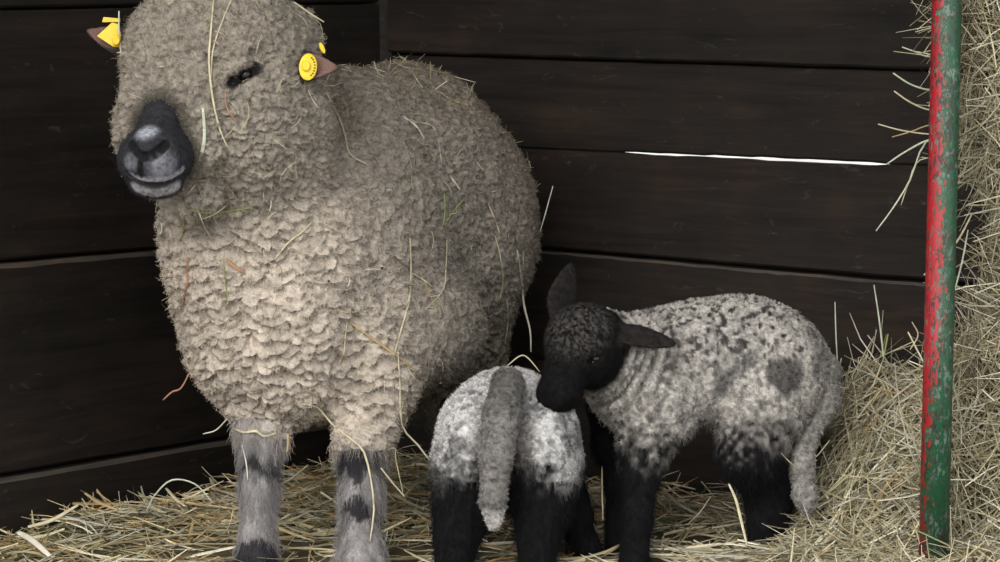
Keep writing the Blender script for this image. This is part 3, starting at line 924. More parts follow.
BC = mixc(BC, [0.065, 0.06, 0.057], 0.85 * near(BV + 0.012 * np.stack([fbm(BV * 60, 301, 3), fbm(BV * 60, 302, 3), fbm(BV * 60, 303, 3)], 1) * [1, 1, 1.4], front(784, 373, fB0), 0.024, 0.033))
BC = mixc(BC, [0.12, 0.112, 0.105], 0.7 * near_seg(BV, [front(720, 385, fB0), front(752, 358, fB0)], 0.006, 0.016))
BC = mixc(BC, [0.13, 0.12, 0.115], 0.8 * near_seg(BV, [P(818, 350, 4.04), P(832, 388, 4.03), P(818, 425, 4.02)], 0.018, 0.048) * (0.6 + 0.4 * tone))
# creases of the neck
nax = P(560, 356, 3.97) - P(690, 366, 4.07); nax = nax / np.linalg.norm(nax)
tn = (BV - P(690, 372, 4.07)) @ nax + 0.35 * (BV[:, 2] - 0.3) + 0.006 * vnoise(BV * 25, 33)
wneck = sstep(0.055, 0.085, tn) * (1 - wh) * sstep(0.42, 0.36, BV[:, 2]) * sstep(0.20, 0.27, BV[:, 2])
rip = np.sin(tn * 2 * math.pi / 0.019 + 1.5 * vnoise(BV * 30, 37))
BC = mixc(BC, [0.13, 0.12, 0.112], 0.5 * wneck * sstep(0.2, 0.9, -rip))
legz = sstep(0.225, 0.145, BV[:, 2] + 0.035 * tone + 0.035 * vnoise(BV * 130, 77) + 0.02 * np.where(BV[:, 0] > 0.3, -1.7, -0.6)) * (1 - wt)
BC = mixc(BC, [0.0085, 0.0080, 0.0088], legz)
farleg = 1 - sstep(-0.004, 0.008, group_dist([p for p, k in bl_[4:7]] + [p for p, k in bl_[11:]], BV) - db)
BC = mixc(BC, [0.0085, 0.0080, 0.0088], farleg * (1 - wt))
tc_ = np.tile(np.array([0.25, 0.235, 0.215]), (len(BV), 1)) * (1 + 0.4 * tone2)[:, None]
BC = mixc(BC, [0, 0, 0], wt) + tc_ * wt[:, None]
face = np.tile(np.array([0.0075, 0.0070, 0.0070]), (len(BV), 1))
crown = near(BV, P(575, 322, 3.91), 0.035, 0.075) * sstep(-0.3, 0.4, fbm(BV * 330, 44, 2))
face = mixc(face, [0.10, 0.090, 0.082], np.clip(crown * 0.6, 0, 1))
face = mixc(face, [0.022, 0.019, 0.018], 0.8 * we)
BC = mixc(BC, [0, 0, 0], wh) + face * wh[:, None]
BC = np.clip(BC * (1 + 0.5 * (idv - 0.5) + 0.35 * vnoise(BV * 290, 88))[:, None], 0.004, 1)
fur = np.clip(1 - wh - legz, 0, 1)
BV2 = BV + BN * (fur * (0.0062 * cur + 0.0022 * fbm(BV * 400, 9, 1)) + wneck * 0.0045 * rip + (1 - fur) * (1 - we) * 0.002 * vnoise(BV * np.array([110, 110, 50]), 14))[:, None]
BN2 = vnormals(BV2, BQ)
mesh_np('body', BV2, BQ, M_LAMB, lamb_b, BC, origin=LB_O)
visl = 0.1 + sstep(-0.35, 0.0, -(BN2 @ FWD))
fibres('wool', BV2, BN2, BQ, BC * 1.1, np.full(len(BC), 0.0034), np.full(len(BC), 0.3), 38000, fur * visl, lamb_b, LB_O, rad=0.00036, curl=0.7, tw=0.4)
fibres('leg_hair', BV2, BN2, BQ, BC * 1.05, np.full(len(BC), 0.007), np.full(len(BC), 1.4), 14000, np.clip(1 - fur - wh, 0, 1) * visl, lamb_b, LB_O, rad=0.0002, curl=0.3)
fibres('face_hair', BV2, BN2, BQ, BC * 1.05, np.full(len(BC), 0.0035), np.full(len(BC), 0.6), 12000, wh * visl, lamb_b, LB_O, rad=0.00014, curl=0.4)
ball('eye', eyeB + FWD * 0.0125, 0.0085, M_EYE, lamb_b, LB_O)
rim = [front(592.5, 362.2, bf), front(596, 360.6, bf), front(599.5, 359.2, bf)]
def tube(name, pts, rads, mat, parent=None, origin=(0, 0, 0), seg=6, smooth=True, flat=1.0):
    pts = [np.array(p) for p in pts]; V, Fc = [], []
    for i, p in enumerate(pts):
        t = pts[min(i + 1, len(pts) - 1)] - pts[max(i - 1, 0)]
        ax = frame(t, (0.31, -0.77, 0.55))
        for k in range(seg):
            a = 2 * math.pi * k / seg
            V.append(p + (ax[1] * math.cos(a) + ax[2] * math.sin(a) * flat) * rads[i])
    for i in range(len(pts) - 1):
        for k in range(seg):
            Fc.append((i * seg + k, i * seg + (k + 1) % seg, (i + 1) * seg + (k + 1) % seg, (i + 1) * seg + k))
    Fc.append(tuple(reversed(range(seg)))); Fc.append(tuple(range((len(pts) - 1) * seg, len(pts) * seg)))
    return mesh_py(name, V, Fc, mat, parent, smooth, origin)
tube('eye_glint', [r - FWD * 0.001 for r in rim], [0.0006, 0.0016, 0.0006], M_EYE_GLINT, lamb_b, LB_O)  # highlight on the eye, painted as a thin pale strip

# ------------------------------------------------------------------ painted pole
def pole_mat():
    m, nt, b = new_mat('chipped_red_green_paint')
    tc = N(nt, 'ShaderNodeTexCoord')
    sx = N(nt, 'ShaderNodeSeparateXYZ'); nt.links.new(tc.outputs['Object'], sx.inputs[0])
    # red on the left of the tube, green on its right, green taking over towards the foot
    n1 = N(nt, 'ShaderNodeTexNoise', Scale=45.0, Detail=6.0, Roughness=0.65); nt.links.new(tc.outputs['Object'], n1.inputs['Vector'])
    mp = N(nt, 'ShaderNodeMapping'); mp.inputs['Scale'].default_value = (1, 1, 0.35); nt.links.new(tc.outputs['Object'], mp.inputs['Vector'])
    n2 = N(nt, 'ShaderNodeTexNoise', Scale=230.0, Detail=5.0, Roughness=0.7); nt.links.new(mp.outputs['Vector'], n2.inputs['Vector'])
    def math_(op, a, b_=None):
        q = nt.nodes.new('ShaderNodeMath'); q.operation = op
        for i, v in enumerate((a, b_)):
            if v is None: continue
            if isinstance(v, (int, float)): q.inputs[i].default_value = v
            else: nt.links.new(v, q.inputs[i])
        return q.outputs[0]
    xr = math_('MULTIPLY', sx.outputs['X'], 1 / 0.0225)                        # -1 .. 1 across the tube
    edge = N(nt, 'ShaderNodeMapRange'); edge.inputs['From Min'].default_value = 0.20; edge.inputs['From Max'].default_value = 0.44
    edge.inputs['To Min'].default_value = -0.78; edge.inputs['To Max'].default_value = 0.34
    nt.links.new(sx.outputs['Z'], edge.inputs['Value'])
    v = math_('SUBTRACT', xr, edge.outputs['Result'])
    v = math_('ADD', v, math_('MULTIPLY', math_('SUBTRACT', n1.outputs['Fac'], 0.5), 1.6))
    v = math_('ADD', v, math_('MULTIPLY', math_('SUBTRACT', n2.outputs['Fac'], 0.5), 4.0))
    v = math_('ADD', math_('MULTIPLY', v, 1.2), 0.5)
    r = ramp(nt, v, [(0.0, (0.36, 0.012, 0.018)), (0.46, (0.34, 0.012, 0.018)), (0.54, (0.012, 0.082, 0.034)), (1.0, (0.010, 0.070, 0.030))])
    # worn to bare grey primer and rust
    chip = ramp(nt, n2.outputs['Fac'], [(0.50, (0, 0, 0)), (0.55, (1, 1, 1))])
    n3 = N(nt, 'ShaderNodeTexNoise', Scale=9.0, Detail=2.0); nt.links.new(tc.outputs['Object'], n3.inputs['Vector'])
    where = ramp(nt, n3.outputs['Fac'], [(0.34, (0.25, 0.25, 0.25)), (0.52, (1, 1, 1))])
    fac = N(nt, 'ShaderNodeMix', data_type='RGBA', blend_type='MULTIPLY'); fac.inputs['Factor'].default_value = 1
    nt.links.new(chip.outputs['Color'], fac.inputs['A']); nt.links.new(where.outputs['Color'], fac.inputs['B'])
    under = ramp(nt, n1.outputs['Fac'], [(0.48, (0.035, 0.022, 0.018)), (0.56, (0.14, 0.135, 0.13)), (0.64, (0.10, 0.20, 0.13))])
    mx = N(nt, 'ShaderNodeMix', data_type='RGBA')
    nt.links.new(fac.outputs['Result'], mx.inputs['Factor']); nt.links.new(r.outputs['Color'], mx.inputs['A']); nt.links.new(under.outputs['Color'], mx.inputs['B'])
    nt.links.new(mx.outputs['Result'], b.inputs['Base Color'])
    b.inputs['Roughness'].default_value = 0.42
    bp = N(nt, 'ShaderNodeBump', Strength=0.4, Distance=0.002); bp.invert = True
    nt.links.new(fac.outputs['Result'], bp.inputs['Height']); nt.links.new(bp.outputs['Normal'], b.inputs['Normal'])
    return m
pa = P(934, 540, 3.75); pb = P(947, 0, 3.75)
pdir = (pb - pa) / (pb - pa)[2]
pfoot = pa + pdir * (0.0 - pa[2])
V, Fc = [], []
seg, rad = 28, 0.0215
hs = [0.0, 0.4, 0.8, 1.2, 1.6]
for hh in hs:
    c = pdir * hh
    for k in range(seg):
        a = 2 * math.pi * k / seg
        V.append((c[0] + rad * math.cos(a), c[1] + rad * math.sin(a), hh))
for i in range(len(hs) - 1):
    for k in range(seg):
        Fc.append((i * seg + k, i * seg + (k + 1) % seg, (i + 1) * seg + (k + 1) % seg, (i + 1) * seg + k))
Fc.append(tuple(reversed(range(seg)))); Fc.append(tuple(range((len(hs) - 1) * seg, len(hs) * seg)))
pole = mesh_py('metal_pole', V, Fc, pole_mat(), None, True)
pole.location = pfoot
# collar at the pole's foot, buried in the hay
setp(pole, 'upright metal pole with chipped red and green paint in front of the hay', 'pole')

# ------------------------------------------------------------------ straw and hay
PAL_STRAW = np.array([[0.52, 0.43, 0.25], [0.60, 0.52, 0.34], [0.44, 0.36, 0.20], [0.36, 0.31, 0.20], [0.50, 0.47, 0.36], [0.40, 0.25, 0.10], [0.62, 0.57, 0.44], [0.30, 0.28, 0.15]])
PAL_HAY = np.array([[0.42, 0.37, 0.23], [0.50, 0.46, 0.32], [0.38, 0.345, 0.22], [0.31, 0.27, 0.165], [0.56, 0.52, 0.39], [0.34, 0.28, 0.17], [0.62, 0.58, 0.46], [0.20, 0.165, 0.10]])

def wall_clear(X, m=0.027):
    q = X[..., :2] - CORNER
    return ((q @ NRM_L > m) & (q @ NRM_B > m)).all(-1) if X.ndim == 3 else (q @ NRM_L > m) & (q @ NRM_B > m)

def strands(c, u, L, w, bend, palette, st=5, keep=None):
    """flat folded blades: vertices, quads, colours"""
    n = len(c)
    u = u / np.linalg.norm(u, axis=1, keepdims=True)
    b = np.cross(u, rng.normal(size=(n, 3))); b /= np.linalg.norm(b, axis=1, keepdims=True)
    s = np.linspace(-0.5, 0.5, st)
    pts = c[:, None] + u[:, None] * (L[:, None] * s)[..., None] + b[:, None] * ((bend * L)[:, None] * (s ** 2 - 0.08))[..., None]
    ok = wall_clear(pts) & (pts[..., 2] > 0.002).all(1)
    if keep is not None: ok &= keep(pts)
    pts, u, b, w = pts[ok], u[ok], b[ok], w[ok]; n = len(pts)
    side = np.cross(u, rng.normal(size=(n, 3))); side /= np.linalg.norm(side, axis=1, keepdims=True)
    up = np.cross(u, side)
    tap = np.interp(s, [-0.5, -0.4, 0.3, 0.5], [0.8, 1, 0.9, 0.35])
    W = (w[:, None] * tap)[..., None]
    V = np.stack([pts - side[:, None] * W / 2, pts + up[:, None] * W * 0.3, pts + side[:, None] * W / 2], 2)      # n, st, 3, 3
    base = (np.arange(n) * st * 3)[:, None, None] + (np.arange(st - 1) * 3)[None, :, None] + np.arange(2)[None, None]
    q = np.stack([base, base + 1, base + 4, base + 3], -1).reshape(-1, 4)
    cc = palette[rng.integers(0, len(palette), n)] * 1.08 * rng.uniform(0.55, 1.25, (n, 1))
    cc = np.repeat(cc, st * 3, 0)
    return V.reshape(-1, 3), q, cc

def join(parts):
    Vs, Qs, Cs, o = [], [], [], 0
    for V, Q, C_ in parts:
        Vs.append(V); Qs.append(Q + o); Cs.append(C_); o += len(V)
    return np.concatenate(Vs), np.concatenate(Qs), np.concatenate(Cs)

def legs_clear(pts):
    """keep stalks out of the animals' bodies"""
    f = pts.reshape(-1, 3)
    d = np.full(len(f), 9.0)
    for fld, (x0, x1, y0, y1, z1) in ((ef, (-0.6, 0.1, 3.8, 4.8, 0.15)), (lf, (-0.13, 0.2, 3.75, 4.6, 0.4)), (bf, (0.06, 0.56, 3.8, 4.3, 0.4))):
        m = (f[:, 0] > x0) & (f[:, 0] < x1) & (f[:, 1] > y0) & (f[:, 1] < y1) & (f[:, 2] < z1)
        if m.any(): d[m] = np.minimum(d[m], fld(f[m]))
    return (d.reshape(pts.shape[:2]) > 0.0).all(1)

def heap_h(x, y):
    """height of the bedding: a thin layer, banked up into a heap at the right"""
    q = np.stack([x, y], -1) - CORNER
    wb = q @ NRM_B
    h = 0.010 + 0.008 * vnoise(np.stack([x * 7, y * 7, x * 0], -1).reshape(-1, 3), 5).reshape(x.shape)
    t = sstep(0.44, 0.60, x + 0.25 * (4.35 - y) * 0 + 0.03 * vnoise(np.stack([x * 0, y * 9, y * 0], -1).reshape(-1, 3), 6).reshape(x.shape))
    h = h + t * (0.015 + 0.21 * sstep(0.42, 0.06, wb))
    h = h - 0.010 * sstep(4.2, 4.05, y) * sstep(0.5, 0.4, x)
    return h

def base_sheet(x0, x1, y0, y1, step):
    xs = np.arange(x0, x1, step); ys = np.arange(y0, y1, step)
    X, Y = np.meshgrid(xs, ys, indexing='ij')
    V = np.stack([X, Y, X * 0], -1).reshape(-1, 3)
    q2 = V[:, :2] - CORNER
    for nrm in (NRM_L, NRM_B):                                   # tuck the edge in against the walls
        d = q2 @ nrm - 0.03
        V[:, :2] -= np.minimum(d, 0)[:, None] * nrm
        q2 = V[:, :2] - CORNER
    V[:, 2] = np.maximum(heap_h(V[:, 0], V[:, 1]) - 0.012, 0.003)
    ny = len(ys)
    i, j = np.meshgrid(np.arange(len(xs) - 1), np.arange(ny - 1), indexing='ij')
    a = (i * ny + j).ravel()
    Q = np.stack([a, a + ny, a + ny + 1, a + 1], 1)
    return V, Q, np.tile(np.array([0.10, 0.082, 0.045]), (len(V), 1))

def bed_keep(pts):
    ok = legs_clear(pts)
    # the strip right in front of the ewe and the nearer lamb is trodden bare
    tr = (pts[..., 0] > -0.46) & (pts[..., 0] < 0.17) & (pts[..., 1] < 4.06) & (pts[..., 2] > 0.030)
    tr2 = (pts[..., 0] >= 0.17) & (pts[..., 0] < 0.40) & (pts[..., 1] < 4.08) & (pts[..., 2] > 0.040)
    return ok & ~tr.any(1) & ~tr2.any(1)

def bed(n, x0, x1, y0, y1, lift, lmin, lmax, wmin, wmax, pal, tilt=0.26, aniso=0.0):
    x = rng.uniform(x0, x1, n); y = rng.uniform(y0, y1, n)
    a = rng.uniform(0, 2 * math.pi, n)
    if aniso: a = rng.normal(0, aniso, n)
    u = np.stack([np.cos(a), np.sin(a), rng.normal(0, tilt, n)], 1)
    L = rng.uniform(lmin, lmax, n)
    z = heap_h(x, y) + rng.uniform(-0.01, lift, n)
    # lie along the slope of the heap
    e = 0.03
    u[:, 2] += (heap_h(x + e * np.cos(a), y + e * np.sin(a)) - heap_h(x - e * np.cos(a), y - e * np.sin(a))) / (2 * e)
    return strands(np.stack([x, y, z], 1), u, L, rng.uniform(wmin, wmax, n), rng.normal(0, 0.45, n), pal, keep=bed_keep)

parts = [base_sheet(-1.5, 0.50, 3.3, 5.05, 0.03),
         bed(15000, -1.0, 0.48, 3.75, 5.0, 0.014, 0.05, 0.17, 0.0012, 0.0034, PAL_STRAW),
         bed(2200, -1.0, 0.48, 3.75, 4.7, 0.020, 0.08, 0.20, 0.003, 0.0058, PAL_STRAW, 0.16),
         bed(170, 0.24, 0.47, 3.90, 4.06, 0.022, 0.06, 0.15, 0.0028, 0.0055, PAL_STRAW[[1, 4, 6]], 0.12),
         bed(150, -1.0, 0.2, 4.0, 4.7, 0.02, 0.05, 0.13, 0.006, 0.010, np.array([[0.42, 0.31, 0.15], [0.52, 0.44, 0.28], [0.36, 0.25, 0.12], [0.55, 0.50, 0.42]]), 0.14),
         bed(350, -1.0, 0.48, 3.75, 4.6, 0.025, 0.07, 0.14, 0.0015, 0.003, PAL_STRAW, 0.5)]
V, Q, C_ = join(parts)
bedding = mesh_np('straw_bedding', V, Q, M_STRAW, None, C_, smooth=False)
setp(bedding, 'loose pale straw bedding strewn over the stall floor', 'straw', kind='stuff')

parts = [base_sheet(0.47, 1.5, 3.3, 5.05, 0.03),
         bed(15000, 0.40, 1.15, 3.3, 4.6, 0.045, 0.07, 0.22, 0.0013, 0.0034, PAL_HAY, 0.4),
         bed(1200, 0.40, 1.1, 3.4, 4.5, 0.055, 0.08, 0.2, 0.0022, 0.004, PAL_STRAW, 0.3),
         bed(500, 0.50, 1.1, 3.9, 4.5, 0.07, 0.08, 0.18, 0.0012, 0.0024, PAL_HAY, 1.2)]
V, Q, C_ = join(parts)
heap = mesh_np('hay_heap', V, Q, M_STRAW, None, C_, smooth=False)
setp(heap, 'low heap of pale tangled hay banked behind the painted pole', 'hay', kind='stuff')

# tall hay bank at the right edge
def hay_bank():
    parts = []
    cx, cy = 0.868, 3.88
    def rx(z): return 0.175 + 0.02 * np.sin(z * 9) - 0.05 * np.exp(-((z - 0.50) / 0.10) ** 2) + 0.02 * np.clip(0.35 - z, 0, 1) * 6
    zs = np.linspace(0.0, 1.25, 40); th = np.linspace(0, 2 * math.pi, 40, endpoint=False)
    Z, T = np.meshgrid(zs, th, indexing='ij')
    ryy = 0.15
    rr = 0.86
    X = cx + rx(Z) * rr * np.cos(T); Y = cy + ryy * rr * np.sin(T)
    V = np.stack([X, Y, Z], -1).reshape(-1, 3)
    V += 0.012 * np.stack([vnoise(V * 25, i) for i in (1, 2, 3)], 1)
    i, j = np.meshgrid(np.arange(39), np.arange(40), indexing='ij')
    Q = np.stack([(i * 40 + j).ravel(), (i * 40 + (j + 1) % 40).ravel(), ((i + 1) * 40 + (j + 1) % 40).ravel(), ((i + 1) * 40 + j).ravel()], 1)
    parts.append((V, Q, np.tile(np.array([0.07, 0.062, 0.032]), (len(V), 1))))
    def shell(n, k0, k1, lmin, lmax, w0, w1, pal, t0=2.6, t1=6.0, out=0.35):
        z = rng.uniform(0.02, 1.2, n); t = rng.uniform(t0, t1, n); k = rng.uniform(k0, k1, n)
        c = np.stack([cx + rx(z) * k * np.cos(t), cy + ryy * k * np.sin(t), z], 1)
        nr = np.stack([np.cos(t), np.sin(t), 0 * t], 1)
        u = rng.normal(size=(n, 3))
        u -= nr * (u * nr).sum(1, keepdims=True) * (1 - out)
        u[:, 2] *= 0.85
        return strands(c, u, rng.uniform(lmin, lmax, n), rng.uniform(w0, w1, n), rng.normal(0, 0.6, n), pal)
    parts.append(shell(6500, 0.84, 1.05, 0.07, 0.22, 0.0012, 0.0030, PAL_HAY))
    parts.append(shell(700, 0.95, 1.12, 0.08, 0.20, 0.0010, 0.0022, PAL_HAY, out=0.9))
    return join(parts)
V, Q, C_ = hay_bank()
bank = mesh_np('hay_bank', V, Q, M_STRAW, None, C_, smooth=False)
setp(bank, 'tall bank of greenish hay filling the right edge beside the pole', 'hay', kind='stuff')

# ------------------------------------------------------------------ single stalks
def trees():
    out = []
    for V_, Q_ in ((EV2, EQ), (LV2, LQ), (BV2, BQ)):
        out.append(BVHTree.FromPolygons([tuple(v) for v in V_], [tuple(int(i) for i in q) for q in Q_]))
    return out
T_EWE, T_LA, T_LB = trees()

def stalk_mat(name, c):
    return simple_mat(name, c, 0.6, 0.25, (70, 0.2))
ST = {'pale': stalk_mat('pale_stalk', (0.55, 0.48, 0.32)), 'gold': stalk_mat('golden_stalk', (0.40, 0.29, 0.15)),
      'green': stalk_mat('green_blade', (0.26, 0.30, 0.10)), 'mint': stalk_mat('pale_green_blade', (0.52, 0.55, 0.42)),
      'red': stalk_mat('reddish_chaff', (0.42, 0.22, 0.13)), 'white': stalk_mat('bleached_stalk', (0.60, 0.55, 0.45))}

def spline(pts, n):
    pts = np.array(pts, float)
    if len(pts) == 2: return np.array([pts[0] * (1 - t) + pts[1] * t for t in np.linspace(0, 1, max(3, n // 2))])
    out = []
    Pd = np.vstack([2 * pts[0] - pts[1], pts, 2 * pts[-1] - pts[-2]])
    per = max(2, n // (len(pts) - 1))
    for i in range(1, len(Pd) - 2):
        p0, p1, p2, p3 = Pd[i - 1:i + 3]
        for t in np.linspace(0, 1, per, endpoint=False):
            out.append(0.5 * (2 * p1 + (p2 - p0) * t + (2 * p0 - 5 * p1 + 4 * p2 - p3) * t * t + (3 * p1 - p0 - 3 * p2 + p3) * t ** 3))
    out.append(pts[-1])
    return np.array(out)

def stalk(pix, wpx, kind, label, tree=None, d=None, d1=None, group=None, lift=0.004, name='straw_stalk'):
    """a stalk lying on an animal's fleece (tree) or standing at depth d..d1"""
    px = spline(pix, 16)
    pts = []
    n = len(px)
    last = None
    for i, (x, y) in enumerate(px):
        q = None
        if tree is not None:
            h = tree.ray_cast(Vector(CAM), Vector(ray(x, y)).normalized())
            if h[0] is not None:
                q = np.array(h[0]) - FWD * lift
                last = (q - CAM) @ FWD
        if q is None:
            dd = last if (tree is not None and last is not None) else (d if d1 is None else d + (d1 - d) * i / (n - 1))
            if dd is None: dd = d or 4.0
            q = P(x, y, dd)
        pts.append(q)
    pts = np.array(pts)
    if tree is not None and n > 4:                       # a stiff stalk bridges the curls
        dep = (pts - CAM) @ FWD
        k = np.array([1, 2, 3, 2, 1]) / 9.0
        sm = np.convolve(np.pad(dep, 2, mode='edge'), k, 'valid')
        dep2 = np.minimum(sm, dep + 0.002)
        pts = np.array([P(x, y, q) for (x, y), q in zip(px, dep2)])
    r = R(wpx) / 2
    rads = [r * (0.55 + 0.45 * math.sin(math.pi * (0.12 + 0.8 * i / (n - 1)))) for i in range(n)]
    o = tube(name, pts - pts[0], rads, ST[kind], None, (0, 0, 0), 8 if wpx > 3 else 5, True, 0.28 if wpx > 3 else 1.0)
    o.location = pts[0]
    setp(o, label, 'straw', group)
    return o

E = T_EWE
stalk([(214, -4), (211, 30), (209, 62), (213, 100), (220, 130), (228, 148)], 2.4, 'pale', 'long pale stalk running down the ewe\'s forehead and cheek', E)
stalk([(232, -2), (222, 22), (213, 50), (211, 80)], 1.6, 'pale', 'thin pale stalk at the top of the ewe\'s forehead', E)
stalk([(203, 108), (204.5, 135), (202, 152), (194, 177)], 3.6, 'mint', 'flat pale green blade hanging right beside the ewe\'s muzzle', E)
stalk([(410, 238), (411, 270), (409, 300), (401, 330), (394, 356)], 2.2, 'pale', 'long pale stalk hanging straight down the ewe\'s flank', E)
stalk([(398, 352), (400, 385), (402, 425), (418, 445), (428, 458), (441, 472)], 2.0, 'pale', 'bent pale stalk dangling between the ewe and the nearer lamb', E, d=4.0)
stalk([(350, 322), (372, 338), (392, 352), (405, 362), (432, 389)], 3.4, 'gold', 'thick golden-brown stalk slanting across the ewe\'s lower flank', E)
stalk([(347, 322), (345, 340), (344, 352), (338, 365)], 1.8, 'pale', 'short pale curl hanging left of the golden-brown stalk', E)
stalk([(303, 404), (318, 408), (332, 424), (352, 440), (364, 452), (371, 480), (374, 510), (370, 541)], 2.6, 'pale', 'long curved pale stalk hanging down over the ewe\'s right-hand foreleg', E, d=4.0)
stalk([(326, 92), (338, 115), (345, 135), (350, 154), (368, 165)], 2.0, 'pale', 'crooked stalk with a bent end on the ewe\'s shoulder', E)
stalk([(404, 117), (416, 126), (424, 138)], 2.4, 'white', 'short whitish stalk on the ewe\'s upper back', E)
stalk([(411, 122), (428, 124), (436, 130)], 1.8, 'pale', 'thin pale stalk crossing the whitish one on the upper back', E)
stalk([(440, 92), (452, 100), (468, 105)], 1.8, 'gold', 'small golden stalk high on the ewe\'s rump', E)
stalk([(450, 176), (460, 190)], 2.4, 'white', 'tiny white sliver in the middle of the ewe\'s back', E)
stalk([(226, 259), (234, 266), (245, 273)], 4.0, 'red', 'short reddish flake of chaff on the ewe\'s chest', E)
stalk([(312, 222), (302, 232), (288, 243), (274, 260)], 2.0, 'pale', 'straight pale stalk slanting across the ewe\'s upper chest', E)
stalk([(187, 258), (187, 285), (182, 306)], 2.4, 'red', 'reddish stalk hanging on the left side of the ewe\'s chest', E)
stalk([(223, 260), (226, 285), (226, 310)], 1.4, 'green', 'fine green blade hanging down the ewe\'s chest', E)
stalk([(444, 193), (445, 210), (443, 226)], 2.0, 'green', 'green blade standing upright on the ewe\'s flank', E)
stalk([(463, 200), (452, 213), (444, 226)], 2.0, 'green', 'green blade leaning to the right on the ewe\'s flank', E)
stalk([(488, 203), (495, 220), (500, 234)], 1.8, 'pale', 'short stalk high on the ewe\'s rump', E)
stalk([(495, 236), (500, 255), (503, 280), (500, 300)], 1.8, 'pale', 'pale stalk hanging down the middle of the ewe\'s rump', E)
stalk([(517, 250), (521, 275), (524, 305), (530, 330), (531, 352)], 2.6, 'white', 'long whitish strand hanging off the back of the rump', E)
stalk([(507, 300), (508, 322), (505, 344)], 1.6, 'white', 'thin whitish strand hanging below the ewe\'s rump', E)
stalk([(447, 240), (446, 265), (443, 290), (425, 310)], 1.6, 'pale', 'curved thin stalk on the ewe\'s lower flank', E)
stalk([(412, 273), (422, 279), (433, 287)], 2.0, 'pale', 'short slanting stalk meeting the long one on the flank', E)
stalk([(419, 270), (428, 290), (437, 312)], 1.6, 'gold', 'thin brown stalk below the slanting one on the flank', E)
stalk([(163, 400), (172, 392), (181, 388), (190, 372)], 2.0, 'red', 'small hooked reddish stalk sticking out left of the chest', None, 4.05, 4.02)
stalk([(233, 428), (244, 432), (256, 431), (264, 436), (276, 433)], 3.2, 'pale', 'pale wad of straw caught above the ewe\'s left-hand knee', E)
stalk([(288, 434), (288, 445), (287, 452)], 2.6, 'gold', 'short orange stalk hanging under the ewe\'s chest', None, 3.98)
stalk([(242, 445), (246, 462), (248, 480)], 1.6, 'white', 'whitish stalk hanging on the ewe\'s left-hand foreleg', E)
stalk([(277, 445), (275, 466)], 1.4, 'white', 'short white stalk right side of the ewe\'s left-hand foreleg', E)
stalk([(203, 434), (216, 430), (227, 419)], 1.6, 'white', 'thin whitish stalk poking left from under the chest', None, 4.05, 4.02)
stalk([(381, 468), (392, 482), (405, 497)], 2.2, 'pale', 'pale stalk sticking out right of the ewe\'s right-hand foreleg', None, 3.98, 4.0)
stalk([(378, 455), (394, 448), (396, 460), (404, 498)], 1.4, 'pale', 'thin forked stalk beside the ewe\'s right-hand foreleg', None, 3.99, 4.02)
stalk([(158, 213), (162, 228), (158, 240)], 1.6, 'mint', 'thin green-white wisp at the left of the ewe\'s throat', E)
stalk([(190, 210), (205, 213), (222, 212), (252, 208)], 2.0, 'green', 'greenish blade lying along the ewe\'s throat', E)
stalk([(180, 213), (184, 228), (180, 240)], 2.2, 'gold', 'brown stalk sticking up under the ewe\'s chin', E)
stalk([(198, 210), (202, 222), (210, 237)], 2.0, 'pale', 'pale stalk slanting under the ewe\'s chin', E)
stalk([(225, 92), (227, 108), (236, 121)], 1.6, 'red', 'thin reddish wisp below the ewe\'s eye', E)
stalk([(294, 2), (308, 12), (324, 22)], 2.0, 'pale', 'stalk poking off the crown of the ewe\'s head', None, 3.95)
stalk([(119, 11), (119, 30), (121, 52), (124, 70)], 2.0, 'mint', 'thin pale green stalk by the left-hand ear tag', None, 3.875)
stalk([(117, 53), (126, 50), (138, 44)], 1.6, 'pale', 'short pale stalk under the left-hand ear tag', None, 3.885, 3.86)
stalk([(540, 232), (545, 215), (553, 186)], 1.4, 'mint', 'thin stalk poking right from the ewe\'s rump', None, 4.45, 4.42)
stalk([(507, 366), (520, 356), (528, 358), (540, 372)], 1.6, 'pale', 'thin arched stalk above the nearer lamb\'s rump', None, 4.0)
# standing stalks by the lambs and the hay
stalk([(729, 484), (736, 500), (741, 520), (747, 545)], 3.2, 'pale', 'yellowish stalk standing in front of the speckled lamb\'s hind legs', None, 3.96, 3.92)
stalk([(602, 466), (602, 490), (603, 520)], 2.2, 'pale', 'upright green-yellow stalk between the two lambs', None, 4.1, 4.06)
stalk([(711, 496), (700, 512), (688, 524)], 1.6, 'pale', 'thin stalk leaning under the speckled lamb\'s belly', None, 4.15)
stalk([(781, 453), (792, 464), (801, 468), (815, 458), (830, 440)], 1.6, 'pale', 'thin stalk bent across the speckled lamb\'s tail', None, 3.99, 4.06)
stalk([(835, 302), (836, 335), (838, 372)], 1.6, 'mint', 'upright thin stalk right behind the speckled lamb\'s rump', None, 4.24, 4.2)
stalk([(874, 285), (879, 318), (884, 362)], 1.8, 'mint', 'upright stalk against the boards left of the pole', None, 4.2, 4.14)
stalk([(883, 362), (886, 345), (888, 334)], 2.0, 'green', 'short greenish stalk on top of the hay heap', None, 4.1)
stalk([(910, 350), (918, 335), (912, 322)], 1.6, 'pale', 'short pale stalk bending left just beside the pole', None, 4.1)
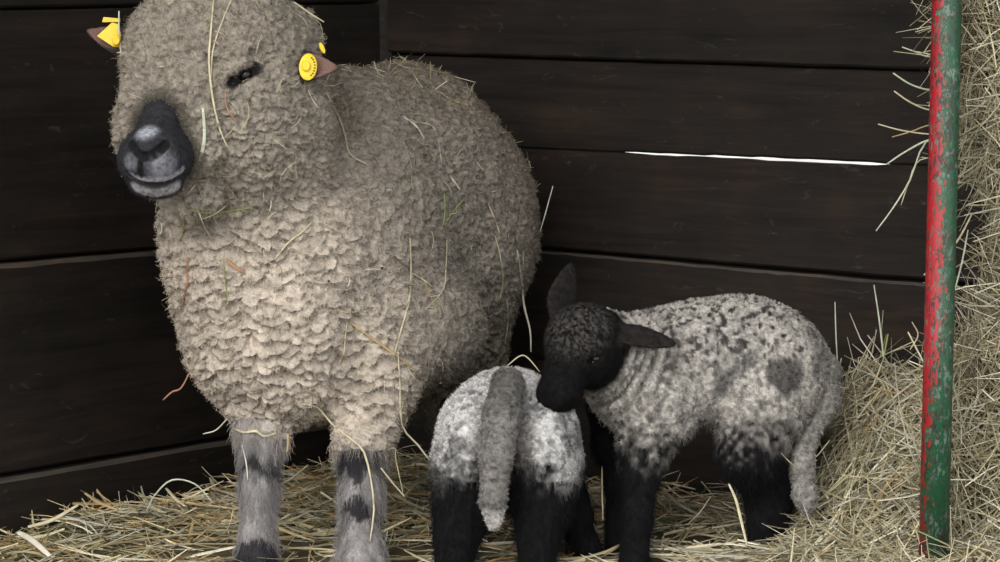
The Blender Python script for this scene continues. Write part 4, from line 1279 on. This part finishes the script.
# stalks sticking out behind the pole
for pix, w, kind, lab in [
        ([(902, 47), (916, 52), (930, 57)], 1.8, 'mint', 'topmost stalk sticking out left of the pole'),
        ([(893, 73), (910, 84), (930, 90)], 2.0, 'mint', 'second stalk from the top poking out left of the pole'),
        ([(894, 91), (910, 102), (930, 110)], 2.0, 'pale', 'third stalk from the top poking out left of the pole'),
        ([(878, 124), (900, 130), (928, 134)], 1.8, 'pale', 'near-level stalk poking out left of the pole'),
        ([(892, 137), (910, 132), (930, 125)], 1.6, 'gold', 'brownish stalk rising behind the pole'),
        ([(887, 164), (905, 152), (929, 140)], 2.2, 'mint', 'stalk slanting down left from the pole'),
        ([(876, 231), (893, 208), (910, 180), (926, 142)], 1.8, 'mint', 'long stalk drooping down left of the pole'),
        ([(901, 205), (908, 185), (920, 160)], 1.2, 'pale', 'thin stalk hanging beside the long drooping one')]:
    stalk(pix + [(955, pix[-1][1] - 1), (985, pix[-1][1] + 4)], w, kind, lab, None, 3.93, 3.92)
stalk([(924, 275), (940, 262), (958, 240), (972, 214)], 2.2, 'pale', 'stalk crossing the red part of the pole', None, 3.80, 3.84)
stalk([(952, 300), (962, 262), (968, 230)], 1.8, 'mint', 'upright stalk right of the pole, green paint behind', None, 3.82, 3.86)
stalk([(908, 332), (926, 366), (940, 382)], 2.0, 'pale', 'stalk leaning on the pole where red turns to green', None, 3.82, 3.80)
stalk([(945, 468), (950, 430), (953, 400)], 1.4, 'white', 'thin whitish stalk standing along the green foot of the pole', None, 3.8)
# big pale straws on the bedding
stalk([(18, 532), (32, 540), (50, 556)], 7, 'white', 'broad flat white straw at the far left of the bedding', None, 4.03, 3.98)
stalk([(146, 512), (155, 495), (172, 480), (195, 484), (213, 503)], 2.0, 'mint', 'thin arched stalk looping against the left boards', None, 4.2, 4.15)
stalk([(166, 488), (175, 498), (185, 506)], 4.0, 'pale', 'stubby thick straw leaning by the looping stalk', None, 4.2, 4.12)
stalk([(85, 493), (98, 502), (118, 510)], 3.6, 'gold', 'brown straw slanting on the left bedding', None, 4.2, 4.15)
stalk([(28, 527), (52, 520), (78, 505)], 4.0, 'pale', 'thick pale straw at the foot of the left boards', None, 4.15, 4.18)

# short bits of chaff and hay caught all over the ewe's fleece
def chaff(n):
    dens = w_wool * (0.2 + vis) * (1 + 2.5 * np.clip(dirt, 0, 1) + 0.6 * w_head)
    q, w, pos = scatter(EV2, EQ, n, dens)
    nn = (EN2[EQ[q]] * w[..., None]).sum(1); nn /= np.linalg.norm(nn, axis=1, keepdims=True)
    u = rng.normal(size=(n, 3)); u -= nn * (u * nn).sum(1, keepdims=True) * 0.8
    return strands(pos + nn * 0.004, u, rng.uniform(0.008, 0.05, n), rng.uniform(0.0006, 0.0014, n), rng.normal(0, 0.8, n), PAL_HAY)
V, Q, C_ = chaff(1300)
bits = mesh_np('hay_chaff', V, Q, M_STRAW, None, C_, smooth=False)
setp(bits, 'fine bits of hay chaff caught all over the ewe\'s fleece', 'hay', kind='stuff')
